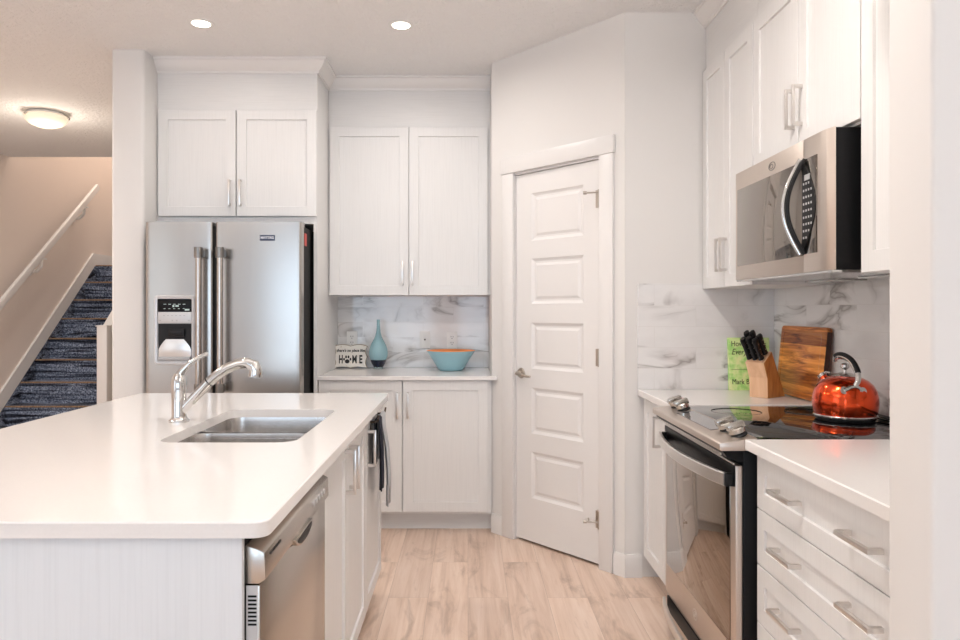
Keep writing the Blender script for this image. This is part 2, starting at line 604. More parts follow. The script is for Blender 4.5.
b = MB(); b.prism(rrect(-1.987, -1.803, 3.95, 9.3, .02, 4), 'z', 0, CZ)
struct(b.build('wall_left', 'wall'), 'white wall end left of the refrigerator')
# pantry: side wall, angled wall with the door opening, return wall
PA = math.atan2(-.71, .625)
XF = Matrix.Translation((.14, 4.17, 0)) @ Matrix.Rotation(PA, 4, 'Z')
LW = .9459
b = MB()
b.box(.14, .22, 4.172, 4.775, 0, CZ)
def abox(b, x0, x1, y0, y1, z0, z1, bev=0):
    b.prism([(x0, y0), (x1, y0), (x1, y1), (x0, y1)], 'z', z0, z1, bev, 2, XF)
abox(b, 0, .186, 0, .1, 0, CZ); abox(b, .799, LW, 0, .1, 0, CZ); abox(b, .186, .799, 0, .1, 2.068, CZ)
b.box(.766, 1.6, 3.46, 3.55, 0, CZ)
struct(b.build('wall_pantry', 'wall'), 'white walls of the corner pantry')
b = MB(); b.box(1.5, 1.65, 1.2, 4.775, 0, CZ)
struct(b.build('wall_right', 'wall'), 'wall behind the range')
b = MB(); b.prism(rrect(.752, 2.6, 1.150, 1.272, .008, 4), 'z', 0, CZ)
struct(b.build('wall_right', 'wall'), 'white wall end in the right foreground')
b = MB(); b.box(2.2, 2.35, -7.3, 1.165, 0, CZ)
struct(b.build('wall_right', 'wall'), 'wall right of the camera')
# wall behind the camera with two wide windows
b = MB()
for x0, x1 in ((-4.45, -3.8), (-.8, -.25), (2.15, 2.35)):
    b.box(x0, x1, -7.15, -7.0, 0, CZ)
for x0, x1 in ((-3.8, -.8), (-.25, 2.15)):
    b.box(x0, x1, -7.15, -7.0, 0, .3); b.box(x0, x1, -7.15, -7.0, 2.4, CZ)
struct(b.build('wall_rear', 'wall'), 'wall behind the camera')
for i, (x0, x1) in enumerate(((-3.8, -.8), (-.25, 2.15))):
    b = MB()
    for a0, a1, c0, c1 in ((x0, x1, .3, .36), (x0, x1, 2.34, 2.4), (x0, x0 + .06, .3, 2.4), (x1 - .06, x1, .3, 2.4), ((x0 + x1) / 2 - .03, (x0 + x1) / 2 + .03, .3, 2.4)):
        b.box(a0, a1, -7.12, -7.06, c0, c1)
    struct(b.build('window_%d' % (i + 1), 'window_white'))
b = MB()
for a0, a1, c0, c1 in ((-2.5, .1, .5, .56), (-2.5, .1, 2.39, 2.45), (-2.5, -2.44, .5, 2.45), (.04, .1, .5, 2.45), (-1.23, -1.17, .5, 2.45)):
    b.box(-4.42, -4.36, a0, a1, c0, c1)
struct(b.build('window_3', 'window_white'))

# backsplash tile
b = MB(); b.box(-.874, .139, 4.763, 4.7745, .915, 1.40)
struct(b.build('wall_backsplash_back', 'tile_x', loc=(-.3, 4.77, .8135)), 'marble tile behind the back counter')
b = MB(); b.box(.826, 1.5, 3.448, 3.4595, .915, 1.428)
struct(b.build('wall_backsplash_side', 'tile_x', loc=(.5, 3.45, .8135)), 'marble tile on the pantry return wall')
b = MB(); b.box(1.486, 1.4995, 1.294, 3.448, .915, 1.45)
struct(b.build('wall_backsplash_right', 'tile_y', loc=(1.49, 1.7, .8135)), 'marble tile behind the range')

# baseboards
def abase(b, x0, x1):
    b.prism([(0, 0), (-.014, 0), (-.014, .095), (-.008, .11), (0, .11)], 'x', x0, x1, 0, 2, XF)
b = MB(); abase(b, .008, .099); abase(b, .886, LW + .01)
b.prism([(3.46, 0), (3.446, 0), (3.446, .095), (3.452, .11), (3.46, .11)], 'x', .762, .846)
struct(b.build('baseboard_pantry', 'trim'), 'white baseboard around the pantry corner')
# door casing
b = MB()
abox(b, .103, .188, -.017, 0, 0, 2.076, .003); abox(b, .797, .882, -.017, 0, 0, 2.076, .003)
abox(b, .094, .891, -.022, 0, 2.076, 2.165, .003)
abox(b, .186, .1895, 0, .09, 0, 2.068); abox(b, .7955, .799, 0, .09, 0, 2.068); abox(b, .186, .799, 0, .09, 2.0635, 2.068)
struct(b.build('trim_1', 'trim'), 'white casing around the pantry door')
# stair skirt and landing baseboard on the left wall
rise, run = .2025, .2314
def nz(y): return .405 + (y - 6.62) * rise / run
b = MB()
b.prism([(6.0, nz(6.0) - .004), (8.24, nz(8.24) - .004), (8.24, nz(8.24) + .13), (8.20, nz(8.24) + .13), (6.0, nz(6.0) + .175)], 'x', -4.345, -4.323)
b.box(-4.345, -4.327, 8.20, 9.3, 1.82, 1.955)
struct(b.build('trim_2', 'trim'), 'white skirt board along the stairs')
# crown moulding
def crown(path, label, name):
    prof = [(0, 2.672), (.010, 2.672), (.012, 2.684), (.024, 2.692), (.040, 2.712), (.052, 2.735), (.062, 2.738), (.062, CZ), (0, CZ)]
    P = [Vector(p) for p in path]
    loops = []
    for i, p in enumerate(P):
        d0 = (P[i] - P[i - 1]).normalized() if i else (P[1] - P[0]).normalized()
        d1 = (P[i + 1] - P[i]).normalized() if i < len(P) - 1 else d0
        n0 = Vector((d0.y, -d0.x)); n1 = Vector((d1.y, -d1.x))
        nn = (n0 + n1).normalized(); k = 1 / nn.dot(n0)
        loops.append([(p.x + nn.x * o * k, p.y + nn.y * o * k, z) for o, z in prof])
    mb = MB(); mb.loft(loops)
    struct(mb.build(name, 'trim'), label)
crown([(-1.802, 4.12), (-.875, 4.12), (-.875, 4.445), (.139, 4.445)], 'crown moulding over the back cabinets', 'trim_3')
crown([(1.160, 3.459), (1.160, 1.294)], 'crown moulding over the right hand cabinets', 'trim_4')

# pantry door
dr = struct(thing('door_1', 'white five panel pantry door, closed', 'door', (.14, 4.17, 0), math.degrees(PA)))
def panel_door(x0, x1, z0, z1, px0, px1, rows, y=.012, th=.034):
    mb = MB(); bm = mb.bm
    mb.box(x0, x1, y + .010, y + th, z0, z1)
    # front skin: stiles and rails with moulded panels between
    zs = [z0] + [c for r_ in rows for c in r_] + [z1]
    def q(pts): bm.faces.new([bm.verts.new(p) for p in pts])
    mb.box(x0, px0, y, y + .0105, z0, z1); mb.box(px1, x1, y, y + .0105, z0, z1)
    for i in range(0, len(zs), 2):
        mb.box(px0, px1, y, y + .0105, zs[i], zs[i + 1])
    for a, c in rows:
        lp = []
        for d, yy in ((0, y), (.006, y + .005), (.016, y + .0095), (.026, y + .0095), (.040, y + .003)):
            lp.append([(px0 + d, yy, a + d), (px1 - d, yy, a + d), (px1 - d, yy, c - d), (px0 + d, yy, c - d)])
        mb.loft(lp, cap0=False, cap1=True)
    return mb
rows = [(.256, .513), (.615, .869), (.974, 1.230), (1.335, 1.585), (1.685, 1.948)]
leaf = panel_door(.1915, .7935, .014, 2.061, .308, .677, rows).build('door_leaf', 'door', dr, smooth=20)
b = MB()
b.lathe([(.026, 0), (.030, .004), (.026, .010), (.012, .014), (.011, .040)], n=28)
b.bm.transform(Matrix.Translation((.232, .012, .945)) @ Matrix.Rotation(R(90), 4, 'X'))
b.tube([(.232, -.030, .945), (.25, -.034, .944), (.285, -.036, .938), (.320, -.034, .934), (.338, -.030, .935)], [.010, .010, .008, .007, .006], 12)
b.build('door_handle', 'bronze', leaf)
for zc, stop in ((1.86, True), (1.06, False), (.245, True)):
    b = MB()
    b.cyl((.7965, -.012, zc - .045), (.7965, -.012, zc + .045), .007, 14)
    b.box(.772, .7965, -.0075, .0115, zc - .044, zc + .044)
    h = b.build('hinge', 'bronze', dr)
    if stop:
        b = MB()
        zz = zc + (.03 if zc > 1 else -.01)
        b.cyl((.795, -.02, zz), (.745, -.055, zz), .0042, 10)
        b.cyl((.75, -.051, zz), (.736, -.060, zz), .009, 12)
        if zc < 1: b.cyl((.752, -.04, zz), (.722, -.004, zz), .005, 10)
        b.build('door_stop', 'bronze', h)

# ================================================================ STAIRS
st = thing('staircase', 'staircase with blue striped carpet climbing beside the beige wall', 'stairs', (-3.8, 6.4, 0))
for k in range(1, 10):
    y0 = 6.62 + (k - 2) * run
    y1 = y0 + run + .01 if k < 9 else 9.28
    b = MB()
    b.mi = 0
    b.box(-4.322, -3.345, y0 + .022, y1, 0 if k < 3 else (k - 3) * rise, k * rise - .028)
    b.prism([(y0 + .003, k * rise - .0165), (y0 + .004, k * rise - .034), (y0 + .02, k * rise - .045), (y0 + .06, k * rise - .045), (y1 + (.02 if k < 9 else 0), k * rise - .028), (y1 + (.02 if k < 9 else 0), k * rise - .006), (y0 + .028, k * rise - .006), (y0 + .028, k * rise - .0165)], 'x', -4.322, -3.345)
    b.mi = 1
    b.prism([(y0 + .028, k * rise - .0055), (y0 + .025, k * rise - .001), (y0 + .01, k * rise), (y0 + .002, k * rise - .005), (y0, k * rise - .012), (y0 + .006, k * rise - .016), (y0 + .028, k * rise - .016)], 'x', -4.322, -3.345)
    b.build('step', ['carpet', 'nosing'], st, world=True)
b = MB(); b.prism([(6.40, 0), (9.28, 0), (9.28, 1.815), (8.24, 1.815), (6.40, nz(6.40) - .008)], 'x', -4.3445, -4.3225); b.build('side_strip', 'carpet', st, world=True)  # carpet-coloured strip closing the steps against the wall
b = MB()
b.box(-3.34, -3.25, 6.385, 6.475, 0, 1.150, .004); b.box(-3.348, -3.242, 6.377, 6.483, 1.150, 1.162, .003)
b.build('newel_post', 'trim', st, world=True)
b = MB()
b.prism([(6.476, 0), (9.28, 0), (9.28, 2.62), (8.3, 2.62), (6.476, 1.10)], 'x', -3.325, -3.262)
b.build('half_wall', 'wall', st, world=True)
b = MB()
b.prism([(6.476, 1.10), (8.3, 2.62), (8.3, 2.655), (6.476, 1.135)], 'x', -3.345, -3.245)
b.build('wall_cap', 'trim', st, world=True)
hr = thing('handrail', 'white sloping handrail fixed to the beige stair wall', 'handrail', (-4.2, 7.2, 2.0))
sec = rrect(-.019, .019, -.036, .036, .012, 4)
b = MB(); b.tube([(-4.215, 6.05, 1.07), (-4.215, 8.08, 2.70)], 1.0, sec=sec)
b.build('rail', 'trim', hr, world=True)
for yy in (7.02, 7.80, 6.25):
    zz = 1.07 + (yy - 6.05) * .8035
    b = MB()
    b.lathe([(.0, 0), (.040, .001), (.040, .012), (.016, .020)], n=20)
    b.bm.transform(Matrix.Translation((-4.344, yy, zz - .17)) @ Matrix.Rotation(R(90), 4, 'Y'))
    b.tube([(-4.330, yy, zz - .17), (-4.265, yy, zz - .165), (-4.222, yy, zz - .12), (-4.215, yy, zz - .035)], [.020, .019, .017, .016], 12)
    b.box(-4.232, -4.198, yy - .06, yy + .06, zz - .047, zz - .034)
    b.build('bracket', 'white', hr, world=True)

# ================================================================ LAMPS
def can(x, y, label, power):
    t = thing('recessed_light', label, 'ceiling light', (x, y, CZ), 0, 'recessed ceiling lights')
    b = MB(); b.lathe([(.046, -.004), (.050, -.006), (.064, -.004), (.066, 0), (.046, 0)], n=40, cap0=False, cap1=False)
    b.build('trim_ring', 'white', t)
    b = MB(); b.lathe([(0, -.0035), (.0475, -.0035), (.0475, -.001), (0, -.001)], n=36)
    b.build('lens', 'lamp_on', t)
    l = bpy.data.lights.new('can_light', 'AREA'); l.shape = 'DISK'; l.size = .09; l.energy = power; l.color = (1, .93, .87); l.spread = R(170)
    o = bpy.data.objects.new('can_light', l); o.location = (0, 0, -.012); o.parent = t; COL.objects.link(o)
can(-1.349, 3.587, 'recessed ceiling light in front of the refrigerator cabinet, left of the two lit discs', 2.5)
can(-.340, 3.610, 'recessed ceiling light before the back wall cabinets, right of the two lit discs', 9)
can(-1.35, 1.9, 'added recessed fill light over the island, unseen above the picture', 1.5)  # this and the cans below are added out of view to brighten the room
can(.15, 1.9, 'added recessed fill light over the aisle, unseen above the picture', 22)
can(-2.9, 2.6, 'added recessed fill light left of the island, unseen above the picture', 12)
can(-3.3, 3.9, 'added recessed fill light in the hall before the stairs, unseen left of the picture', 34)
can(-1.0, -1.4, 'added recessed fill light behind the camera, unseen above the dining area', 3)
t = thing('flush_mount_light', 'lit flush mount ceiling light with cream glass bowl near the stairs', 'ceiling light', (-3.10, 5.22, CZ))
b = MB(); b.lathe([(0, 0), (.112, 0), (.128, -.012), (.128, -.026), (.10, -.028)], n=48); b.build('base', 'trim', t)
b = MB(); b.lathe([(.144, -.028), (.147, -.034), (.134, -.062), (.104, -.088), (.06, -.104), (.0, -.110)], n=56, cap0=False); b.build('glass_bowl', 'dish_on', t)
for a in (5, 125, 245):
    c, s_ = math.cos(R(a)), math.sin(R(a))
    b = MB(); b.cyl((.13 * c, .13 * s_, -.024), (.156 * c, .156 * s_, -.040), .006, 10); b.cyl((.152 * c, .152 * s_, -.038), (.162 * c, .162 * s_, -.044), .010, 12)
    b.build('clip', 'nickel', t)
l = bpy.data.lights.new('bowl_light', 'POINT'); l.energy = 9; l.color = (1, .88, .74); l.shadow_soft_size = .10
o = bpy.data.objects.new('bowl_light', l); o.location = (0, 0, -.30); o.parent = t; COL.objects.link(o)
area('stairwell_fill', (-3.75, 8.2, 5.1), (0, 0, 0), .6, .6, 48, (1, .90, .80))  # added unseen light above the stairs that brightens the beige wall

for px_, py_, lab in ((-.72, 1.74, 'added opaque bowl pendant over the island, unseen above the picture, brightening the ceiling'), (.62, 1.74, 'added opaque bowl pendant over the aisle, unseen above the picture, brightening the ceiling')):  # pendants added out of view only to lift the ceiling brightness
    t = thing('fill_pendant', lab, 'added fill pendant', (px_, py_, 2.42), 0, 'added ceiling fill pendants')
    b = MB(); b.lathe([(.0, -.06), (.08, -.05), (.15, -.02), (.20, .035), (.197, .037), (.147, -.012), (.08, -.04), (0, -.05)], n=40, cap0=False, cap1=False); b.build('bowl_shade', 'trim', t)
    b = MB(); b.cyl((0, 0, -.045), (0, 0, CZ - 2.42 - .02), .006, 10); b.lathe([(0, 0), (.05, 0), (.05, .02), (0, .02)], (0, 0, CZ - 2.42 - .0205), 24); b.build('stem', 'nickel', t)
    l = bpy.data.lights.new('pendant_fill', 'AREA'); l.shape = 'DISK'; l.size = .30; l.energy = 18; l.color = (1, .95, .90)
    o = bpy.data.objects.new('pendant_fill', l); o.location = (0, 0, .03); o.rotation_euler = (PI, 0, 0); o.parent = t; COL.objects.link(o)

# ================================================================ BACK WALL CABINETS
def cab(name, label, cat, loc, rz, w, d, z0, z1, doors, zoff=0, frieze=None, toe=False, open_=False, group=None):
    """local frame: x along the front, y into the cabinet; doors=(x0,x1,z0,z1,stile,handle) with handle=(x,za,zb)"""
    t = thing(name, label, cat, loc, rz, group)
    b = MB()
    lo = .105 if toe else z0
    if open_:
        b.box(0, .016, .0195, d, lo, z1); b.box(w - .016, w, .0195, d, lo, z1); b.box(.016, w - .016, .0195, d, lo, lo + .016); b.box(.016, w - .016, d - .012, d, lo, z1)
    else:
        b.box(0, w, .0195, d, lo, z1)
    b.build('body', 'cab_v', t)
    if toe:
        b = MB(); b.box(0, w, .085, .10, .0, .105); b.build('toe_kick', 'toe', t)
    if frieze:
        b = MB(); b.box(frieze[0], frieze[1], .0185, .0195, frieze[2], frieze[3]); b.build('frieze', 'cab_h', t)
    for dd in doors:
        b = MB(); b.shaker(dd[0], dd[1], dd[2], dd[3], dd[4])
        o = b.build('door', 'cab_v', t)
        if dd[5]: pull(o, v=(dd[5][1], dd[5][2]), x=dd[5][0])
    return t


# over the refrigerator
X0 = -1.802
t = cab('wall_cabinet', 'white two door cabinet above the refrigerator with tall side panel', 'cabinet', (X0, 4.10, 0), 0, .907, .674, 1.80, 2.74,
        [(.012, .4595, 1.842, 2.455, .055, (-1.373 - X0, 1.90, 2.05)), (.4665, .926, 1.842, 2.455, .055, (-1.311 - X0, 1.90, 2.05))],
        frieze=(0, .927, 2.46, 2.68), group='white kitchen wall cabinets')
b = MB(); b.box(.907, .927, .0195, .674, 0.0, 2.74); b.build('side_panel', 'cab_v', t)
# back uppers
X0 = -.8735
cab('wall_cabinet', 'white two door cabinet on the back wall above the vase and bowl', 'cabinet', (X0, 4.425, 0), 0, 1.0125, .349, 1.393, 2.74,
    [(.012, .502, 1.393, 2.44, .057, (-.407 - X0, 1.455, 1.602)), (.508, .996, 1.393, 2.44, .057, (-.346 - X0, 1.455, 1.602))],
    frieze=(0, 1.0125, 2.445, 2.68), group='white kitchen wall cabinets')
# back base
cab('base_cabinet', 'white two door base cabinet under the back counter', 'cabinet', (X0, 4.14, 0), 0, 1.0115, .634, 0, .8925,
    [(.005, .4885, .122, .889, .057, (-.412 - X0, .67, .82)), (.4945, .9905, .122, .889, .057, (-.350 - X0, .67, .82))], toe=True, group='white kitchen base cabinets')
b = MB(); slab(b, [(-.874, 4.115), (.168, 4.115), (.1695, 4.134), (.139, 4.170), (.139, 4.762), (-.874, 4.762)], None, .893, .915, .002)
# keep the slab level with the other counters
tag(b.build('countertop', 'quartz', loc=(-.35, 4.4, .9)), 'white quartz countertop along the back wall under the vase', 'countertop', 'white quartz countertops')

# ================================================================ RIGHT WALL CABINETS
G = 'white kitchen base cabinets'
t = cab('base_cabinet', 'narrow white base cabinet between the pantry and the range', 'cabinet', (.85, 3.445, 0), -90, .560, .63, 0, .884,
        [(.012, .345, .112, .872, .057, (.305, .69, .828)), (.350, .556, .112, .872, .05, None)], toe=True, group=G)
t = thing('drawer_cabinet', 'white four drawer cabinet right of the range', 'cabinet', (.85, 2.11, 0), -90)
b = MB(); b.box(.015, .815, .0195, .63, .105, .884); b.build('body', 'cab_v', t)
b = MB(); b.box(.015, .815, .085, .1, 0, .105); b.build('toe_kick', 'toe', t)
for i, (z0, z1) in enumerate(((.7215, .877), (.5575, .7185), (.3885, .5545), (.112, .3855))):
    b = MB(); b.shaker(.022, .800, z0, z1, .05, .007); o = b.build('drawer', 'cab_v', t)
    zc = (z0 + z1) / 2 + .006
    pull(o, h=(.165, .300), z=zc); pull(o, h=(.525, .660), z=zc)
b = MB(); slab(b, [(.825, 2.886), (1.485, 2.886), (1.485, 3.447), (.825, 3.447)], None, .885, .915)
tag(b.build('countertop', 'quartz', loc=(1.2, 3.1, .9)), 'short white quartz countertop beyond the range under the knife block', 'countertop', 'white quartz countertops')
b = MB(); slab(b, [(.825, 1.294), (1.485, 1.294), (1.485, 2.114), (.825, 2.114)], None, .885, .915)
tag(b.build('countertop', 'quartz', loc=(1.2, 1.7, .9)), 'white quartz countertop above the drawers in the right foreground', 'countertop', 'white quartz countertops')
G = 'white kitchen wall cabinets'
cab('wall_cabinet', 'white two door wall cabinet between the pantry wall and the microwave', 'cabinet', (1.140, 3.455, 0), -90, .612, .33, 1.402, 2.74,
    [(.006, .292, 1.402, 2.455, .055, (.268, 1.472, 1.62)), (.297, .609, 1.402, 2.455, .055, (.322, 1.472, 1.62))],
    frieze=(0, .612, 2.46, 2.68), group=G)
cab('wall_cabinet', 'white two door wall cabinet directly above the microwave', 'cabinet', (1.140, 2.842, 0), -90, .778, .344, 1.850, 2.74,
    [(.003, .387, 1.858, 2.455, .055, (.362, 1.93, 2.07)), (.392, .775, 1.858, 2.455, .055, (.418, 1.93, 2.07))],
    frieze=(0, .778, 2.46, 2.68), group=G)
cab('wall_cabinet', 'white wall cabinet nearest the foreground, right of the microwave', 'cabinet', (1.140, 2.063, 0), -90, .768, .33, 1.408, 2.74,
    [(.003, .393, 1.408, 2.455, .06, (.365, 1.47, 1.62)), (.397, .765, 1.408, 2.455, .06, (.425, 1.47, 1.62))],
    frieze=(0, .768, 2.46, 2.68), group=G)

# ================================================================ REFRIGERATOR
fr = thing('refrigerator', 'stainless side by side refrigerator with water and ice dispenser', 'refrigerator', (-1.325, 3.87, 0))
b = MB(); b.box(-1.744, -.906, 3.945, 4.64, .03, 1.765, .004); b.box(-1.72, -.93, 3.96, 4.6, 0, .03); b.build('body', 'fridge_side', fr, world=True)

def fdoor(x0, x1, z0, z1, yf=3.87, th=.066, r=.014, bow=.005):
    pts = []
    n = 20
    for k in range(5): a = R(180 + 90 * k / 4); pts.append((x0 + r + r * math.cos(a), yf + r + r * math.sin(a)))
    for k in range(1, n):
        u = k / n; pts.append((x0 + r + (x1 - x0 - 2 * r) * u, yf - bow * (1 - (2 * u - 1) ** 2)))
    for k in range(5): a = R(270 + 90 * k / 4); pts.append((x1 - r + r * math.cos(a), yf + r + r * math.sin(a)))
    pts += [(x1, yf + th), (x0, yf + th)]
    return pts
d1 = MB().prism(fdoor(-1.752, -1.385, .06, 1.78), 'z', .06, 1.78).build('freezer_door', 'steel_v', fr, world=True, smooth=30)
d2 = MB().prism(fdoor(-1.369, -.902, .06, 1.78), 'z', .06, 1.78).build('refrigerator_door', 'steel_v', fr, world=True, smooth=30)
b = MB(); b.box(-1.73, -1.40, 3.936, 3.945, .08, 1.76); b.box(-1.36, -.912, 3.936, 3.945, .08, 1.76); b.box(-1.385, -1.369, 3.90, 3.945, .06, 1.76); b.build('gasket', 'gap', fr, world=True)
for hx in (-.995, -1.73):
    b = MB(); b.box(hx, hx + .08, 3.95, 4.02, 1.7655, 1.795, .006); b.build('hinge_cover', 'grey_plas', fr, world=True)
def fhandle(x, dpar):
    b = MB()
    b.tube([(x, 3.806, .86), (x, 3.806, 1.63)], .0165, 20)
    o = b.build('handle', 'warm_nickel', dpar, world=False)
    me = o.data
    me.transform(Matrix.Translation(-fr.location))
    for z0, z1 in ((1.580, 1.637), (.852, .905)):
        b = MB(); b.cyl((x, 3.806, z0), (x, 3.806, z1), .0228, 20)
        b.box(x - .014, x + .014, 3.81, 3.8695, z0 + .008, z1 - .008, .004)
        o2 = b.build('handle_end', 'dark_nickel', dpar)
        o2.data.transform(Matrix.Translation(-fr.location))
fhandle(-1.437, d1); fhandle(-1.322, d2)
# dispenser
FX, FZ = -1.587, 1.19
dp = MB()
def ringy(x0, x1, z0, z1, r, y): return [(p[0], y, p[1]) for p in rrect(x0, x1, z0, z1, r, 6)]
yF = 3.8655
dp.loft([ringy(FX - .111, FX + .111, 1.003, 1.380, .02, yF + .003), ringy(FX - .111, FX + .111, 1.003, 1.380, .02, yF - .006),
         ringy(FX - .105, FX + .105, 1.009, 1.374, .017, yF - .010), ringy(FX - .094, FX + .094, 1.022, 1.362, .010, yF - .008), ringy(FX - .093, FX + .093, 1.023, 1.361, .010, yF - .001)], cap0=True, cap1=True)
disp = dp.build('dispenser', 'lt_grey_plas', d1); disp.data.transform(Matrix.Translation(-fr.location))
def dsub(name, m, f):
    b = MB(); f(b); o = b.build(name, m, disp); o.data.transform(Matrix.Translation(-fr.location)); return o
DP = []
b = MB()
b.box(FX - .092, FX + .092, yF - .0045, yF - .001, 1.290, 1.360, .001)
o = b.build('display', 'black', d1); o.data.transform(Matrix.Translation(-fr.location))
b = MB()
for k in range(5):
    b.box(FX - .06 + k * .026, FX - .046 + k * .026, yF - .0052, yF - .0046, 1.330, 1.333)
    b.box(FX - .06 + k * .026, FX - .050 + k * .026, yF - .0052, yF - .0046, 1.306, 1.309)
b.box(FX - .012, FX - .002, yF - .0052, yF - .0046, 1.316, 1.327); b.box(FX + .004, FX + .022, yF - .0052, yF - .0046, 1.318, 1.326)
b.box(FX + .055, FX + .08, yF - .0052, yF - .0046, 1.297, 1.306)
o = b.build('display_marks', 'disp_text', d1); o.data.transform(Matrix.Translation(-fr.location))
b = MB(); b.box(FX - .092, FX + .092, yF - .0065, yF - .001, 1.228, 1.289, .002)
o = b.build('control_strip', 'lt_grey_plas', d1); o.data.transform(Matrix.Translation(-fr.location))
b = MB()
for k in range(6): b.box(FX - .062 + k * .022, FX - .052 + k * .022, yF - .0075, yF - .0064, 1.268, 1.272)
o = b.build('control_marks', 'grey_plas', d1); o.data.transform(Matrix.Translation(-fr.location))
for k in (-.078, -.012, .012, .078):
    b = MB(); b.box(FX + k - .004, FX + k + .004, yF - .0075, yF - .0064, 1.240, 1.246)
    o = b.build('button', 'grey_plas', d1); o.data.transform(Matrix.Translation(-fr.location))
# cavity: dark bay with curved paddle and drip tray
b = MB()
lp = []
for z, dep in ((1.226, .003), (1.16, .003)):
    pass
b.box(FX - .090, FX + .090, yF - .0035, yF - .001, 1.030, 1.226)
o = b.build('dispenser_bay', 'black_soft', d1); o.data.transform(Matrix.Translation(-fr.location))
b = MB()
loops = []
for k in range(9):
    z = 1.045 + k * .012
    w = .088 if k < 4 else .088 - (k - 3) ** 1.5 * .0035
    loops.append([(FX - w, yF - .004, z), (FX - w * .5, yF - .006 - .004 * math.sin(k / 8 * PI), z), (FX + w * .5, yF - .006 - .004 * math.sin(k / 8 * PI), z), (FX + w, yF - .004, z), (FX + w, yF - .0034, z), (FX - w, yF - .0034, z)])
b.loft(loops)
o = b.build('bay_liner', 'nickel', d1); o.data.transform(Matrix.Translation(-fr.location))
b = MB(); b.box(FX - .030, FX + .055, yF - .018, yF - .004, 1.155, 1.200, .004); b.box(FX - .018, FX + .043, yF - .022, yF - .01, 1.165, 1.182, .003)
o = b.build('dispenser_lever', 'black_soft', d1); o.data.transform(Matrix.Translation(-fr.location))
b = MB(); b.box(FX - .088, FX + .088, yF - .020, yF - .003, 1.026, 1.046, .003)
o = b.build('drip_tray', 'grey_plas', d1); o.data.transform(Matrix.Translation(-fr.location))
# badge
b = MB(); b.box(-1.125, -1.043, 3.862, 3.867, 1.677, 1.708, .0015)
bd = b.build('badge', 'navy', d2); bd.data.transform(Matrix.Translation(-fr.location))
text(d2, 'MAYTAG', .0205, Vector((-1.084, 3.8612, 1.693)) - fr.location, FACE, 'badge_text', sx=.88, ext=.0008, bold=.0006)
b = MB(); b.box(-.9055, -.9045, 3.965, 4.02, 1.66, 1.73); b.build('sticker', 'red', fr, world=True)
fr.location.x -= .008

# ================================================================ RANGE
rg = thing('range', 'stainless slide-in electric range with black glass top and front knobs', 'range', (.82, 2.5, 0))
Y0, Y1 = 2.119, 2.881
b = MB(); b.box(.822, 1.47, Y0, Y1, .02, .878, .003); b.box(.86, 1.45, Y0 + .02, Y1 - .02, 0, .02)
b.prism([(.760, .879), (.775, .858), (.815, .845), (.823, .845), (.823, .879)], 'y', Y0 + .001, Y1 - .001)
b.build('body', 'black', rg, world=True)
b = MB(); b.box(.862, 1.445, Y0 - .003, Y1 + .001, .880, .9145, .0015); ct = b.build('cooktop', 'glass_blk', rg, world=True)
b = MB()
for cx, cy, r_ in ((1.02, 2.70, .09), (1.02, 2.31, .105), (1.29, 2.70, .08), (1.29, 2.31, .09), (1.18, 2.5, .05)):
    b.lathe([(r_, .0), (r_ + .002, .0), (r_ + .002, .0004), (r_, .0004)], (cx, cy, .9144), 64, cap0=False, cap1=False)
b.bm.transform(Matrix.Translation(-rg.location)); b.build('burner_mark', 'mark', ct)
b = MB(); b.box(.866, 1.44, 2.8822, 2.8850, .895, .9142); b.build('edge_seal', 'gap', rg, world=True)
b = MB(); b.box(1.446, 1.484, Y0, Y1, .879, .926, .004)
vt = b.build('vent_trim', 'black_soft', rg, world=True)
b = MB()
for k in range(2): b.box(1.4415, 1.446, Y0 + .02, Y1 - .02, .914 + k * .006, .9155 + k * .006)
b.bm.transform(Matrix.Translation(-rg.location)); b.build('vent_slot', 'nickel', vt)
b = MB(); b.prism([(.750, .882), (.750, .900), (.756, .904), (.780, .907), (.862, .9185), (.862, .880), (.756, .8795)], 'y', Y0 - .003, Y1 + .003, .0012)
cp = b.build('control_panel', 'steel_h', rg, world=True)
b = MB(); sl = math.atan2(.010, .082)
XP = Matrix.Translation((.821, 2.5, .9135)) @ Matrix.Rotation(-sl, 4, 'Y')
b.prism([(-.032, -.19), (.034, -.19), (.034, .19), (-.032, .19)], 'z', -.001, .0012, 0, 2, XP)
b.bm.transform(Matrix.Translation(-rg.location)); b.build('touch_display', mat('silver_touch_glass', (.42, .42, .43), .08, .8), cp)
for ky in (2.820, 2.735, 2.275, 2.180):
    XK = Matrix.Translation((.832, ky, .9135)) @ Matrix.Rotation(-sl - R(14), 4, 'Y')
    b = MB(); b.lathe([(.026, 0), (.027, .004), (.022, .008), (.021, .012)], n=32)
    b.bm.transform(Matrix.Translation(-rg.location) @ XK); kb = b.build('knob_base', 'black_soft', cp)
    b = MB(); b.lathe([(.021, .010), (.0245, .013), (.0245, .026), (.022, .029), (0, .029)], n=32); b.box(-.027, .027, -.013, .013, .022, .043, .003)
    b.bm.transform(Matrix.Translation(-rg.location) @ XK); b.build('knob', 'knob_metal', cp)
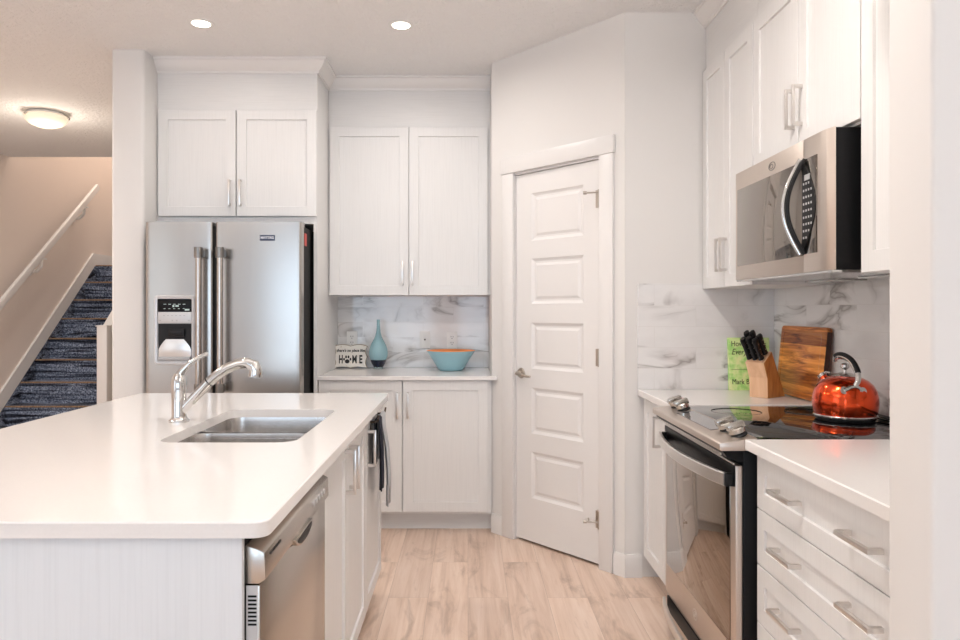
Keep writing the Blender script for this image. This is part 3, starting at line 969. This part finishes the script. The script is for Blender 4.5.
# oven door
b = MB()
b.box(.800, .8215, Y0 + .004, Y1 - .004, .168, .834, .003)
od = b.build('oven_door', 'steel_h', rg, world=True)
def rsub(b, name, m, par):
    b.bm.transform(Matrix.Translation(-rg.location)); return b.build(name, m, par)
b = MB(); b.box(.7975, .801, Y0 + .044, Y1 - .030, .285, .768, .001); rsub(b, 'oven_window', 'oven_glass', od)
b = MB(); b.box(.7965, .8005, Y0 + .006, Y1 - .006, .7705, .8335, .001); rsub(b, 'door_top_trim', 'black', od)
for zz, xx in ((.868, .7575), (.838, .7965)):
    b = MB(); b.box(xx, xx + .004, Y0 + .012, Y1 - .012, zz - .003, zz + .003, .001); b.build('vent_strip', 'nickel', rg, world=True)
b = MB()
n = 25; pts = []
for k in range(n):
    u = k / (n - 1); y = Y0 + .02 + (Y1 - Y0 - .04) * u; pts.append((.775 - .043 * math.sin(PI * u) ** .8, y, .790))
def hs(pts, w, h):
    lp = []
    for x, y, z in pts:
        lp.append([(x - w / 2, y, z - h / 2 + .003), (x - w / 2 + .003, y, z - h / 2), (x + w / 2, y, z - h / 2), (x + w / 2, y, z + h / 2), (x - w / 2 + .003, y, z + h / 2), (x - w / 2, y, z + h / 2 - .003)])
    return lp
b.loft(hs(pts, .012, .040)); oh = rsub(b, 'handle', 'nickel', od)
for yy in (Y0 + .020, Y1 - .020):
    b = MB(); b.box(.772, .799, yy - .010, yy + .010, .770, .809, .002); rsub(b, 'handle_end', 'black_soft', od)
# emblem ring on the door
b = MB()
tor = lambda cy, cz, r_, x: [[(x - .001 * (q in (0, 1)), cy + (r_ + (.0018 if q in (0, 3) else -.0018)) * math.cos(k * 2 * PI / 24), cz + .8 * (r_ + (.0018 if q in (0, 3) else -.0018)) * math.sin(k * 2 * PI / 24)) for q in range(4)] for k in range(25)]
b.loft(tor(2.5, .228, .022, .7995)); b.loft(tor(2.5, .228, .010, .7995)); rsub(b, 'emblem', 'nickel', od)
b = MB(); b.box(.806, .8215, Y0 + .004, Y1 - .004, .030, .158, .003)
dw = b.build('storage_drawer', 'steel_h', rg, world=True)
b = MB(); pts = []
for k in range(n):
    u = k / (n - 1); y = Y0 + .02 + (Y1 - Y0 - .04) * u; pts.append((.790 - .038 * math.sin(PI * u) ** .8, y, .128))
b.loft(hs(pts, .012, .036)); rsub(b, 'handle', 'nickel', dw)
b = MB(); b.box(.80, .8065, Y0 + .03, Y1 - .03, .100, .155); rsub(b, 'drawer_recess', 'black_soft', dw)

# ================================================================ MICROWAVE
mw = thing('microwave', 'stainless over-the-range microwave with curved vertical handle', 'microwave', (1.078, 2.862, 1.412), -90)
b = MB(); b.box(.002, .754, .0145, .405, .008, .432, .002); b.build('body', 'black', mw)
b = MB(); b.box(.004, .750, .004, .40, .0, .0075); b.build('underside', 'micro_under', mw)
for gx in (.08, .46):
    b = MB(); b.box(gx, gx + .21, .24, .37, -.006, 0, .002); b.build('grease_filter', 'micro_under', mw)
b = MB()
b.prism([(.0, .014), (.0, .003), (.004, 0), (.578, 0), (.578, .014)], 'z', .008, .434, .0006)
md = b.build('door', 'steel_h', mw)
b = MB(); b.prism([(.580, .014), (.580, 0), (.690, 0), (.722, .002), (.756, .0125), (.756, .014)], 'z', .008, .434, .0006)
mc = b.build('control_column', 'steel_h', mw)
b = MB(); b.box(.024, .5785, -.0018, .002, .062, .366, .001); b.build('window', 'win_glass', md)
b = MB(); b.box(.5795, .672, -.0018, .002, .066, .370, .001); b.build('control_glass', 'win_glass', mc)
# curved keypad lens right of the handle
b = MB(); pl = []
for k in range(15):
    u = k / 14; pl.append((.580 + .086 * math.sin(PI * u), .070 + .298 * u))
b.prism(pl + [(.5802, .30), (.5802, .14)], 'y', -.0045, -.0015)
kp = b.build('keypad', 'black_soft', mc)
b = MB()
for i in range(9):
    u = .15 + i * .072
    for j in range(4):
        x = .588 + j * .0165
        if x < .576 + .086 * math.sin(PI * u) - .006:
            z = .070 + .298 * u; b.box(x, x + .0075, -.0052, -.0044, z, z + .007)
b.box(.596, .632, -.0052, -.0044, .300, .318)
b.build('key_marks', 'lt_grey_plas', kp)
b = MB(); pts = []
for k in range(25):
    u = k / 24; pts.append((.572 - .016 * math.sin(PI * u), -.008 - .048 * math.sin(PI * u), .066 + .305 * u))
b.tube(pts, 1.0, sec=rrect(-.013, .013, -.006, .006, .004, 3)); b.build('handle', 'chrome', md)
b = MB(); b.tube([(x + .010, y + .010, z) for x, y, z in pts], 1.0, sec=rrect(-.012, .012, -.006, .006, .003, 2)); b.build('handle_backing', 'black_soft', md)
b = MB()
def tor2(cx, cz, r_, w): return [[(cx + (r_ + (w if q in (0, 3) else -w)) * math.cos(k * 2 * PI / 24), -.0012 * (q in (0, 1)), cz + .55 * (r_ + (w if q in (0, 3) else -w)) * math.sin(k * 2 * PI / 24)) for q in range(4)] for k in range(25)]
b.loft(tor2(.345, .398, .026, .0022)); b.loft(tor2(.340, .398, .013, .0020)); b.build('emblem', 'dark_nickel', md)

# ================================================================ ISLAND
isl = thing('island_base', 'white wood-grain panels forming the end and back of the kitchen island', 'island', (-1.2, 2.2, 0))
b = MB(); b.box(-1.495, -.415, 1.303, 1.319, 0, .884, .001); b.build('end_panel', grain('laminate_daylight_tint', (170, 170, 4), (.755, .765, .78)), isl, world=True)  # same laminate as the cabinets; cool daylight tint put into its colour
b = MB(); b.box(-1.495, -1.479, 1.320, 3.262, 0, .884, .001); b.build('back_panel', 'cab_v', isl, world=True)
b = MB(); b.box(-1.478, -1.02, 3.246, 3.262, 0, .884, .001); b.build('far_panel', 'cab_v', isl, world=True)
b = MB()
hole = rrect(-.912, -.505, 2.063, 2.748, .055, 8)
outer = rrect(-1.518, -.366, 1.290, 3.292, .028, 6)
slab(b, outer, hole, .885, .915, .003)
tag(b.build('countertop', 'quartz', loc=(-.94, 2.29, .9), smooth=28), 'large white quartz island countertop with sink cutout', 'countertop', 'white quartz countertops')
G = 'white cabinets on the aisle side of the island'
cab('sink_cabinet', 'white two door sink cabinet in the island beside the dishwasher', 'cabinet', (-.398, 1.932, 0), 90, .838, .6, 0, .884,
    [(.005, .414, .112, .872, .052, (.378, .70, .845)), (.4185, .834, .112, .872, .052, (.452, .70, .845))], toe=True, open_=True, group=G)
c3 = cab('base_cabinet', 'white single door cabinet at the far end of the island, behind the towels', 'cabinet', (-.398, 2.772, 0), 90, .488, .6, 0, .884,
    [(.004, .484, .112, .872, .052, (.035, .68, .825))], toe=True, group=G)
# dishwasher
ds = thing('dishwasher', 'stainless dishwasher built into the island', 'dishwasher', (-.388, 1.325, 0), 90)
b = MB(); b.box(.004, .600, .032, .60, .02, .872); b.build('body', 'black_soft', ds)
b = MB(); b.box(.0, .602, 0, .026, .105, .786, .003); dd = b.build('door', 'dw_steel', ds)
b = MB(); b.prism([(.028, .789), (.002, .789), (-.010, .797), (-.008, .846), (.004, .853), (.028, .860)], 'x', 0, .602, .001); dc = b.build('control_panel', 'dw_steel', ds)
b = MB(); b.box(-.0015, .0005, .004, .0255, .110, .786); b.build('door_edge', 'lt_grey_plas', ds)
b = MB()
for k in range(8): b.box(-.0026, -.0014, .006, .022, .712 + k * .0075, .7155 + k * .0075)
b.build('vent_slot', 'black', ds)
b = MB()
for k in range(4): b.box(.035 + k * .020, .050 + k * .020, -.0105, -.008, .832, .8365)
b.build('lettering', 'ink', dc)
b = MB()
lp = []
for k in range(17):
    a = PI * k / 16; lp.append((.30 - .085 * math.cos(a), .800 - .028 * math.sin(a)))
b.prism(lp, 'y', -.015, -.005, .001); ph = b.build('pocket_handle', 'dw_steel', dc)
b = MB(); b.prism([(.30 - .07 * math.cos(PI * k / 12), .796 - .020 * math.sin(PI * k / 12)) for k in range(13)], 'y', -.0162, -.0145); b.build('handle_recess', 'black', dc)
b = MB()
for k in range(5): b.cyl((.42 + k * .03, -.004, .824), (.42 + k * .03, -.0115, .824), .007, 16)
b.build('button', 'lt_grey_plas', dc)
b = MB(); b.box(0, .6, .085, .10, 0, .10); b.build('kick_plate', 'black_soft', ds)
# sink
sk = thing('kitchen_sink', 'undermount stainless double bowl sink in the island', 'sink', (-.71, 2.405, .88))
def bowl(x0, x1, y0, y1, rim):
    b = MB(); lp = []
    for d, z, r_ in ((-.012, .8845, .062), (0, .8845, .055), (.002, rim, .055), (.008, .72, .055), (.014, .690, .050), (.035, .676, .042), (.10, .672, .02)):
        lp.append([(p[0], p[1], z) for p in rrect(x0 + d, x1 - d, y0 + d, y1 - d, r_, 8)])
    b.loft(lp, cap0=False, cap1=True)
    return b
for y0, y1 in ((2.058, 2.388), (2.424, 2.752)):
    b = bowl(-.918, -.500, y0, y1, .868)
    o = b.build('bowl', 'sink_steel', sk, world=True, smooth=50)
    for p in o.data.polygons: pass
    b = MB(); b.lathe([(0, .001), (.030, .001), (.040, .003), (.044, .001), (.044, 0)], (-.71, (y0 + y1) / 2, .672), 32); b.bm.transform(Matrix.Translation(-sk.location)); b.build('drain', 'nickel', o)
b = MB(); b.box(-.86, -.56, 2.386, 2.426, .862, .872, .003); b.build('divider', 'sink_steel', sk, world=True)
# faucet
fc = thing('faucet', 'chrome pull-out kitchen faucet on the island', 'faucet', (-.995, 2.445, .915))
b = MB()
b.lathe([(.034, 0), (.034, .006), (.027, .012), (.0245, .02), (.0245, .095), (.026, .125), (.0235, .15), (.014, .168), (.0, .173)], n=36)
b.build('body', 'chrome', fc)
b = MB(); b.tube([(-.004, 0, .150), (.012, 0, .176), (.035, 0, .200), (.062, 0, .218), (.098, 0, .235)], [.016, .012, .0085, .007, .0075], 14); b.build('lever', 'chrome', fc)
SP = [(.012, 0, .040), (.050, 0, .080), (.103, 0, .136), (.135, 0, .163), (.170, 0, .186), (.205, 0, .200), (.235, 0, .203), (.258, 0, .193), (.264, 0, .172), (.262, 0, .156)]
b = MB(); b.tube(SP[:3], [.017, .0175, .0175], 20); sp = b.build('spout', 'chrome', fc)
b = MB(); b.tube([(.1025, 0, .1355), (.1055, 0, .1382)], .0182, 20); b.build('joint_ring', 'black_soft', sp)
b = MB(); b.tube(SP[2:], [.0175, .0175, .018, .0185, .020, .022, .0235, .0235], 22); hd = b.build('spray_head', 'chrome', fc)
b = MB(); b.cyl((.262, 0, .1562), (.2615, 0, .152), .019, 24); b.build('aerator', 'grey_plas', hd)

# over-the-door towel bar with two towels
tb = thing('towel_bar', 'dark over-the-door towel bar hooked on the far island cabinet door', 'towel bar', (-.38, 3.0, .86))
b = MB()
for yy in (2.885, 3.125):
    b.box(-.3975, -.3955, yy - .008, yy + .008, .80, .8735); b.box(-.418, -.3955, yy - .008, yy + .008, .8722, .8742)
    b.tube([(-.3955, yy, .845), (-.376, yy, .845), (-.366, yy, .850), (-.362, yy, .872)], .004, 10)
b.build('hook', 'dark_metal', tb, world=True)
b = MB(); b.cyl((-.372, 2.86, .848), (-.372, 3.15, .848), .004, 12); b.build('bar', 'dark_metal', tb, world=True)
def towel(name, label, y0, y1, zf, zb, m, bulge, seed, xo=0):
    random.seed(seed)
    b = MB(); n = 14
    def row(off, z, tk):
        out = []
        for j in range(n + 1):
            u = j / n; y = y0 + (y1 - y0) * u
            out.append((-.372 + off * (1 + .0) + tk + .006 * math.sin(u * 3 * PI + seed) * min(1, (.86 - z) * 9), y, z))
        return out
    prof = [(-.016, zb), (-.014, .70), (-.011, .80), (-.009, .846), (-.004, .855), (.003, .857), (.009, .850), (.012, .80), (.012 + bulge * .6, .72), (.012 + bulge, (zf + .7) / 2), (.010 + bulge, zf)]
    loops = []
    outer = [row(o, z, xo) for o, z in prof]
    inner = [row(o * .72, z - (.002 if .84 < z else 0), xo) for o, z in prof]
    bm = b.bm
    gv = [[bm.verts.new(p) for p in r_] for r_ in outer]
    for a, c in zip(gv, gv[1:]):
        for i in range(n): bm.faces.new((a[i], a[i + 1], c[i + 1], c[i]))
    o = b.build(name, m, smooth=80, loc=(-.36, (y0 + y1) / 2, .6))
    md_ = o.modifiers.new('thickness', 'SOLIDIFY'); md_.thickness = .004; md_.offset = 0
    return tag(o, label, 'towel', 'kitchen towels')
towel('kitchen_towel', 'dark navy kitchen towel hanging nearer on the island towel bar', 2.890, 2.985, .560, .66, 'towel_navy', .004, 1)
towel('kitchen_towel', 'light grey kitchen towel hanging farther along the island towel bar', 2.99, 3.115, .47, .66, 'towel_grey', .020, 2)

# ================================================================ SMALL THINGS, BACK COUNTER
def outlet(x, z, y=4.763, label='', kind='duplex'):
    t = thing('wall_outlet', label, 'outlet', (x, y, z), 0, 'white wall plates on the back tile')
    b = MB(); b.box(-.035, .035, -.005, 0, -.057, .057, .0015); b.build('cover_plate', 'white', t)
    b = MB()
    if kind == 'duplex':
        for zc in (.020, -.020):
            for xx in (-.007, .007): b.box(xx - .0015, xx + .0015, -.0058, -.0049, zc - .001, zc + .008)
            b.cyl((0, -.0049, zc - .009), (0, -.0058, zc - .009), .0028, 10)
    else:
        b.cyl((0, -.0049, 0), (0, -.010, 0), .0055, 12)
    b.build('sockets', 'ink', t)
outlet(-.778, 1.100, label='white duplex outlet on the tile behind the HOME plaque')
outlet(-.289, 1.102, label='white cable jack plate with one dark dot between vase and bowl', kind='jack')
outlet(-.107, 1.098, label='white duplex outlet on the tile behind the teal bowl')
# plaque
pq = thing('sign_plaque', 'small scalloped white wooden plaque reading HOME beside the teal vase', 'sign', (-.775, 4.68, .9155))
pq.rotation_euler = (R(-6), 0, 0)
out = []
hw, hh = .108, .145
def edge(a, c, n_, bow):
    for k in range(n_):
        u = k / n_
        x = a[0] + (c[0] - a[0]) * u; z = a[1] + (c[1] - a[1]) * u
        d = Vector((c[0] - a[0], c[1] - a[1])).normalized(); nn = Vector((d.y, -d.x))
        w = bow * (abs(math.sin(2 * PI * u)) - .3 * (u < .04))
        out.append((x + nn.x * w, z + nn.y * w))
edge((-hw, .004), (hw, .004), 20, -.009); edge((hw, .004), (hw, hh), 16, -.012); edge((hw, hh), (-hw, hh), 20, .010); edge((-hw, hh), (-hw, .004), 16, -.012)
b = MB(); b.prism(out, 'y', 0, .012); b.mi = 1
b.prism([((x) * 1.03, (z - .074) * 1.03 + .0755) for x, z in out], 'y', .0005, .0115)
b.build('board', ['plaque', 'plaque_edge'], pq)
text(pq, "there's no place like", .0255, (0, -.0008, .117), FACE, 'ink', sx=.90, bold=.0008, shear=.2)
text(pq, 'H', .074, (-.064, -.0008, .057), FACE, 'ink', sx=.52, bold=.0026)
text(pq, 'M', .074, (.026, -.0008, .057), FACE, 'ink', sx=.58, bold=.0018)
text(pq, 'E', .074, (.067, -.0008, .057), FACE, 'ink', sx=.58, bold=.0026)
b = MB()
def ell(cx, cz, a, c, n_=18, y0=-.0012, y1=.0005): b.prism([(cx + a * math.cos(k * 2 * PI / n_), cz + c * math.sin(k * 2 * PI / n_)) for k in range(n_)], 'y', y0, y1)
ell(-.022, .046, .0155, .014); ell(-.043, .060, .006, .009); ell(-.030, .075, .006, .010); ell(-.014, .075, .006, .010); ell(-.001, .060, .006, .009)
b.build('paw_print', 'ink', pq)
# vase
t = thing('vase', 'teal glass bottle vase with long thin neck and dark bottom', 'vase', (-.585, 4.635, .9155))
b = MB(); b.lathe([(.0405, .036), (.051, .060), (.060, .085), (.0625, .106), (.059, .130), (.048, .160), (.034, .188), (.022, .212), (.0145, .240), (.0115, .270), (.0105, .300), (.0115, .322), (.0085, .322), (.0075, .30), (.008, .25), (.016, .21), (.03, .18), (.042, .15), (.05, .12), (.05, .1), (.044, .075), (.034, .052), (0, .05)], n=48, cap0=False)
b.build('body', 'teal_glass', t)
b = MB(); b.lathe([(0, .0135), (.031, .014), (.044, .036), (.0535, .060), (.050, .061), (.03, .056), (0, .055)], n=48); b.build('dark_base', 'navy_glass', t)
b = MB(); b.lathe([(0, 0), (.031, 0), (.033, .003), (.031, .0132), (0, .0132)], n=40); b.build('foot', 'clear_glass', t)
# bowl
t = thing('bowl', 'wide teal bowl with bright orange inside on the back counter', 'bowl', (-.109, 4.53, .9155))
b = MB(); b.lathe([(0, 0), (.070, 0), (.076, .003), (.084, .014), (.106, .050), (.132, .092), (.1545, .126)], n=64, cap1=False); b.build('outer_shell', 'bowl_out', t)
b = MB(); b.lathe([(.1545, .126), (.153, .1275), (.150, .126), (.127, .090), (.100, .048), (.078, .018), (.06, .010), (0, .008)], n=64, cap0=False); b.build('orange_lining', 'bowl_in', t)

# ================================================================ SMALL THINGS, RIGHT COUNTER
# book, standing against the pantry return tile
bk = thing('book', 'lime green cookbook standing behind the knife block', 'book', (1.352, 3.400, .9155))
bk.rotation_euler = (R(-4), 0, 0)
b = MB(); b.box(-.097, .097, 0, .003, 0, .252, .001); b.build('front_cover', 'book', bk)
b = MB(); b.box(-.097, .097, .021, .024, 0, .252, .001); b.box(-.097, -.094, .003, .021, 0, .252); b.build('back_cover', 'book', bk)
b = MB(); b.box(-.0935, .091, .0032, .0208, .004, .248); b.build('pages', 'pages', bk)
text(bk, 'How to Cook', .036, (-.087, -.0008, .222), FACE, 'book_ink', align='LEFT', sx=.82)
text(bk, 'Everything', .040, (-.087, -.0008, .183), FACE, 'book_ink', align='LEFT', sx=.82, shear=.35)
b = MB(); b.box(-.088, .088, -.0008, .0005, .0985, .1000); b.build('rule', 'book_ink', bk)
text(bk, 'Mark Bittman', .036, (-.087, -.0008, .040), FACE, 'book_ink', align='LEFT', sx=.80)
# knife block
kb = thing('knife_block', 'slanted beech knife block holding black-handled knives', 'knife block', (1.301, 3.082, .9155), -53)
prof = [(0, 0), (-.004, .088), (-.034, .155), (.030, .203), (.140, 0)]
b = MB(); b.prism([(p[0], p[1]) for p in prof], 'x', -.086, 0, .0015); b.build('block', 'beech', kb)
b = MB(); b.prism([(p[0] * .985 + .0008, p[1] * .985 + .001) for p in prof], 'x', 0.0, .0012); b.build('side_face', 'beech2', kb)
# knives: handles rise out of the sloped top
ax = Vector((0, -.53, .848)).normalized()
kn = 0
rot = Matrix.Rotation(R(-53), 4, 'Z')
base = Vector(kb.location)
KD = ['nearest left slot of the block', 'front middle slot of the block', 'front right slot of the block', 'back left slot of the block', 'back middle slot of the block', 'back right slot of the block']
def knife_mesh():
    b = MB()
    lp = []
    for s_, w, h in ((0, .0085, .0125), (.012, .0075, .0115), (.05, .007, .0105), (.085, .0075, .0125), (.108, .0085, .0145), (.118, .007, .012), (.121, .003, .006)):
        lp.append([(1.35 * w * math.cos(k * PI / 8), 1.25 * h * math.sin(k * PI / 8), s_) for k in range(16)])
    b.loft(lp)
    return b
hm = None
k_root = None
i = 0
for row, (uy, uz, dz) in enumerate(((-.020, .1655, .0), (.010, .188, .012))):
    for j in range(3):
        x = -.070 + j * .0275
        p = base + rot @ Vector((x, uy, uz))
        lab = 'black-handled kitchen knife in the ' + KD[i]
        if k_root is None:
            k_root = thing('kitchen_knife', lab, 'knife', tuple(p), 0, 'knives in the knife block')
            hobj = knife_mesh().build('handle', 'black_soft', k_root)
            b = MB(); b.box(-.006, .006, -.009, .009, -.004, .0015); bo = b.build('bolster', 'nickel', k_root)
            b = MB()
            for s_ in (.028, .058, .088): b.cyl((-.0105, 0, s_), (.0105, 0, s_), .0022, 8)
            rv = b.build('rivet', 'nickel', k_root)
            r_ = k_root
        else:
            r_ = k_root.copy(); COL.objects.link(r_)
            for ch in (hobj, bo, rv):
                c = ch.copy(); COL.objects.link(c); c.parent = r_
            r_['label'] = lab
        r_.location = p + rot @ ax * .009
        dirw = (rot @ ax)
        q = dirw.to_track_quat('Z', 'X')
        # keep the broad side of the handle along the lean
        zax = dirw; xax = (rot @ Vector((1, 0, 0))).normalized(); yax = zax.cross(xax)
        mm = Matrix((xax, yax, zax)).transposed()
        r_.rotation_euler = mm.to_euler()
        sc = (.88, .92, .86, .93, .95, .80)[i]
        r_.scale = (1, 1, sc)
        i += 1
# cutting board leaning on the side tile
cb = thing('cutting_board', 'dark-edged striped wooden cutting board leaning against the tile', 'cutting board', (1.440, 3.300, .9155), -90)
lean = math.asin(.030 / .31)
b = MB()
pl = rrect(0, .421, 0, .31, .018, 5)
b.prism(pl, 'y', -.012, .012, .004, 2)
XB = Matrix.Rotation(-lean, 4, 'X')
b.bm.transform(Matrix.Translation((0, .0, .0035)) @ XB)
bo_ = b.build('board', 'board', cb)
b = MB()
lp = []
for d, yy in ((.026, -.0122), (.028, -.0128), (.034, -.0128), (.036, -.0122)):
    lp.append([(p[0], yy, p[1]) for p in rrect(d, .415 - d, d, .31 - d, .012, 5)])
b.loft(lp, cap0=False, cap1=False)
b.bm.transform(Matrix.Translation((0, 0, .0035)) @ XB)
b.build('juice_groove', 'board', bo_)
b = MB()
b.box(.4207, .4220, -.010, .010, .018, .292)
b.bm.transform(Matrix.Translation((0, 0, .0035)) @ XB)
b.build('board_edge', 'board_dark', bo_)
# kettle
kt = thing('kettle', 'shiny burnt orange whistling kettle with chrome handle on the cooktop', 'kettle', (1.330, 2.505, .9150))
kt.scale = (.935, .935, 1.02)
b = MB(); b.lathe([(.092, .016), (.104, .018), (.1095, .028), (.1125, .044), (.1135, .060), (.1125, .080), (.107, .101), (.096, .120), (.079, .135), (.060, .144), (.044, .148), (0, .149)], n=72); b.build('body', 'kettle', kt)
b = MB(); b.lathe([(0, 0), (.100, 0), (.104, .004), (.104, .010), (.096, .015), (0, .0155)], n=64); b.build('base', 'black_soft', kt)
b = MB(); b.lathe([(.1045, .011), (.110, .012), (.111, .016), (.109, .019), (.104, .018)], n=64, cap0=False, cap1=False); b.build('rim', 'chrome', kt)
b = MB(); b.lathe([(.046, .147), (.047, .150), (.040, .155), (.022, .160), (.006, .162), (.0055, .170), (.010, .174), (.0155, .180), (.0155, .188), (.010, .194), (0, .196)], n=36); b.build('lid', 'chrome', kt)
HP = [(-.012, -.092, .122), (.000, -.090, .142), (.003, -.077, .172), (-.002, -.052, .201), (-.012, -.024, .216), (-.022, .000, .218), (-.028, .014, .210), (-.028, .018, .199)]
def spline(P, m_):
    out_ = []
    P = [Vector(p) for p in P]; Q = [P[0] * 2 - P[1]] + P + [P[-1] * 2 - P[-2]]
    for i_ in range(1, len(Q) - 2):
        for k in range(m_):
            t_ = k / m_; a, b_, c, d = Q[i_ - 1], Q[i_], Q[i_ + 1], Q[i_ + 2]
            out_.append(.5 * ((2 * b_) + (c - a) * t_ + (2 * a - 5 * b_ + 4 * c - d) * t_ ** 2 + (3 * b_ - a - 3 * c + d) * t_ ** 3))
    out_.append(P[-1]); return out_
hp = spline(HP, 5)
b = MB(); b.tube(hp, [.0085 + .003 * math.sin(k / (len(hp) - 1) * PI) for k in range(len(hp))], 16); hk = b.build('handle', 'chrome', kt)
b = MB(); g = hp[9:30]; cc = Vector((0, 0, .16)); b.tube([p + (cc - p).normalized() * -.0045 for p in g], [.010] * len(g), 14); b.build('grip', 'black_soft', hk)
b = MB(); b.tube([HP[0], (-.030, -.092, .118), (-.047, -.086, .107)], [.008, .0065, .0095], 12); b.tube([HP[0], (-.002, -.095, .118), (.010, -.096, .106)], [.008, .0065, .0095], 12)
b.cyl((-.049, -.083, .105), (-.051, -.091, .109), .013, 18); b.cyl((.012, -.093, .104), (.013, -.102, .108), .013, 18); b.build('lug', 'chrome', hk)
b = MB(); b.tube([(-.034, .056, .112), (-.042, .068, .130), (-.046, .076, .142)], [.020, .016, .014], 20); b.build('spout', 'kettle', kt)
b = MB(); b.tube([(-.0455, .075, .140), (-.049, .081, .148)], [.016, .016], 20); b.tube([(-.047, .078, .148), (-.040, .060, .158), (-.032, .045, .156)], [.005, .004, .004], 10); b.build('spout_cap', 'chrome', kt)
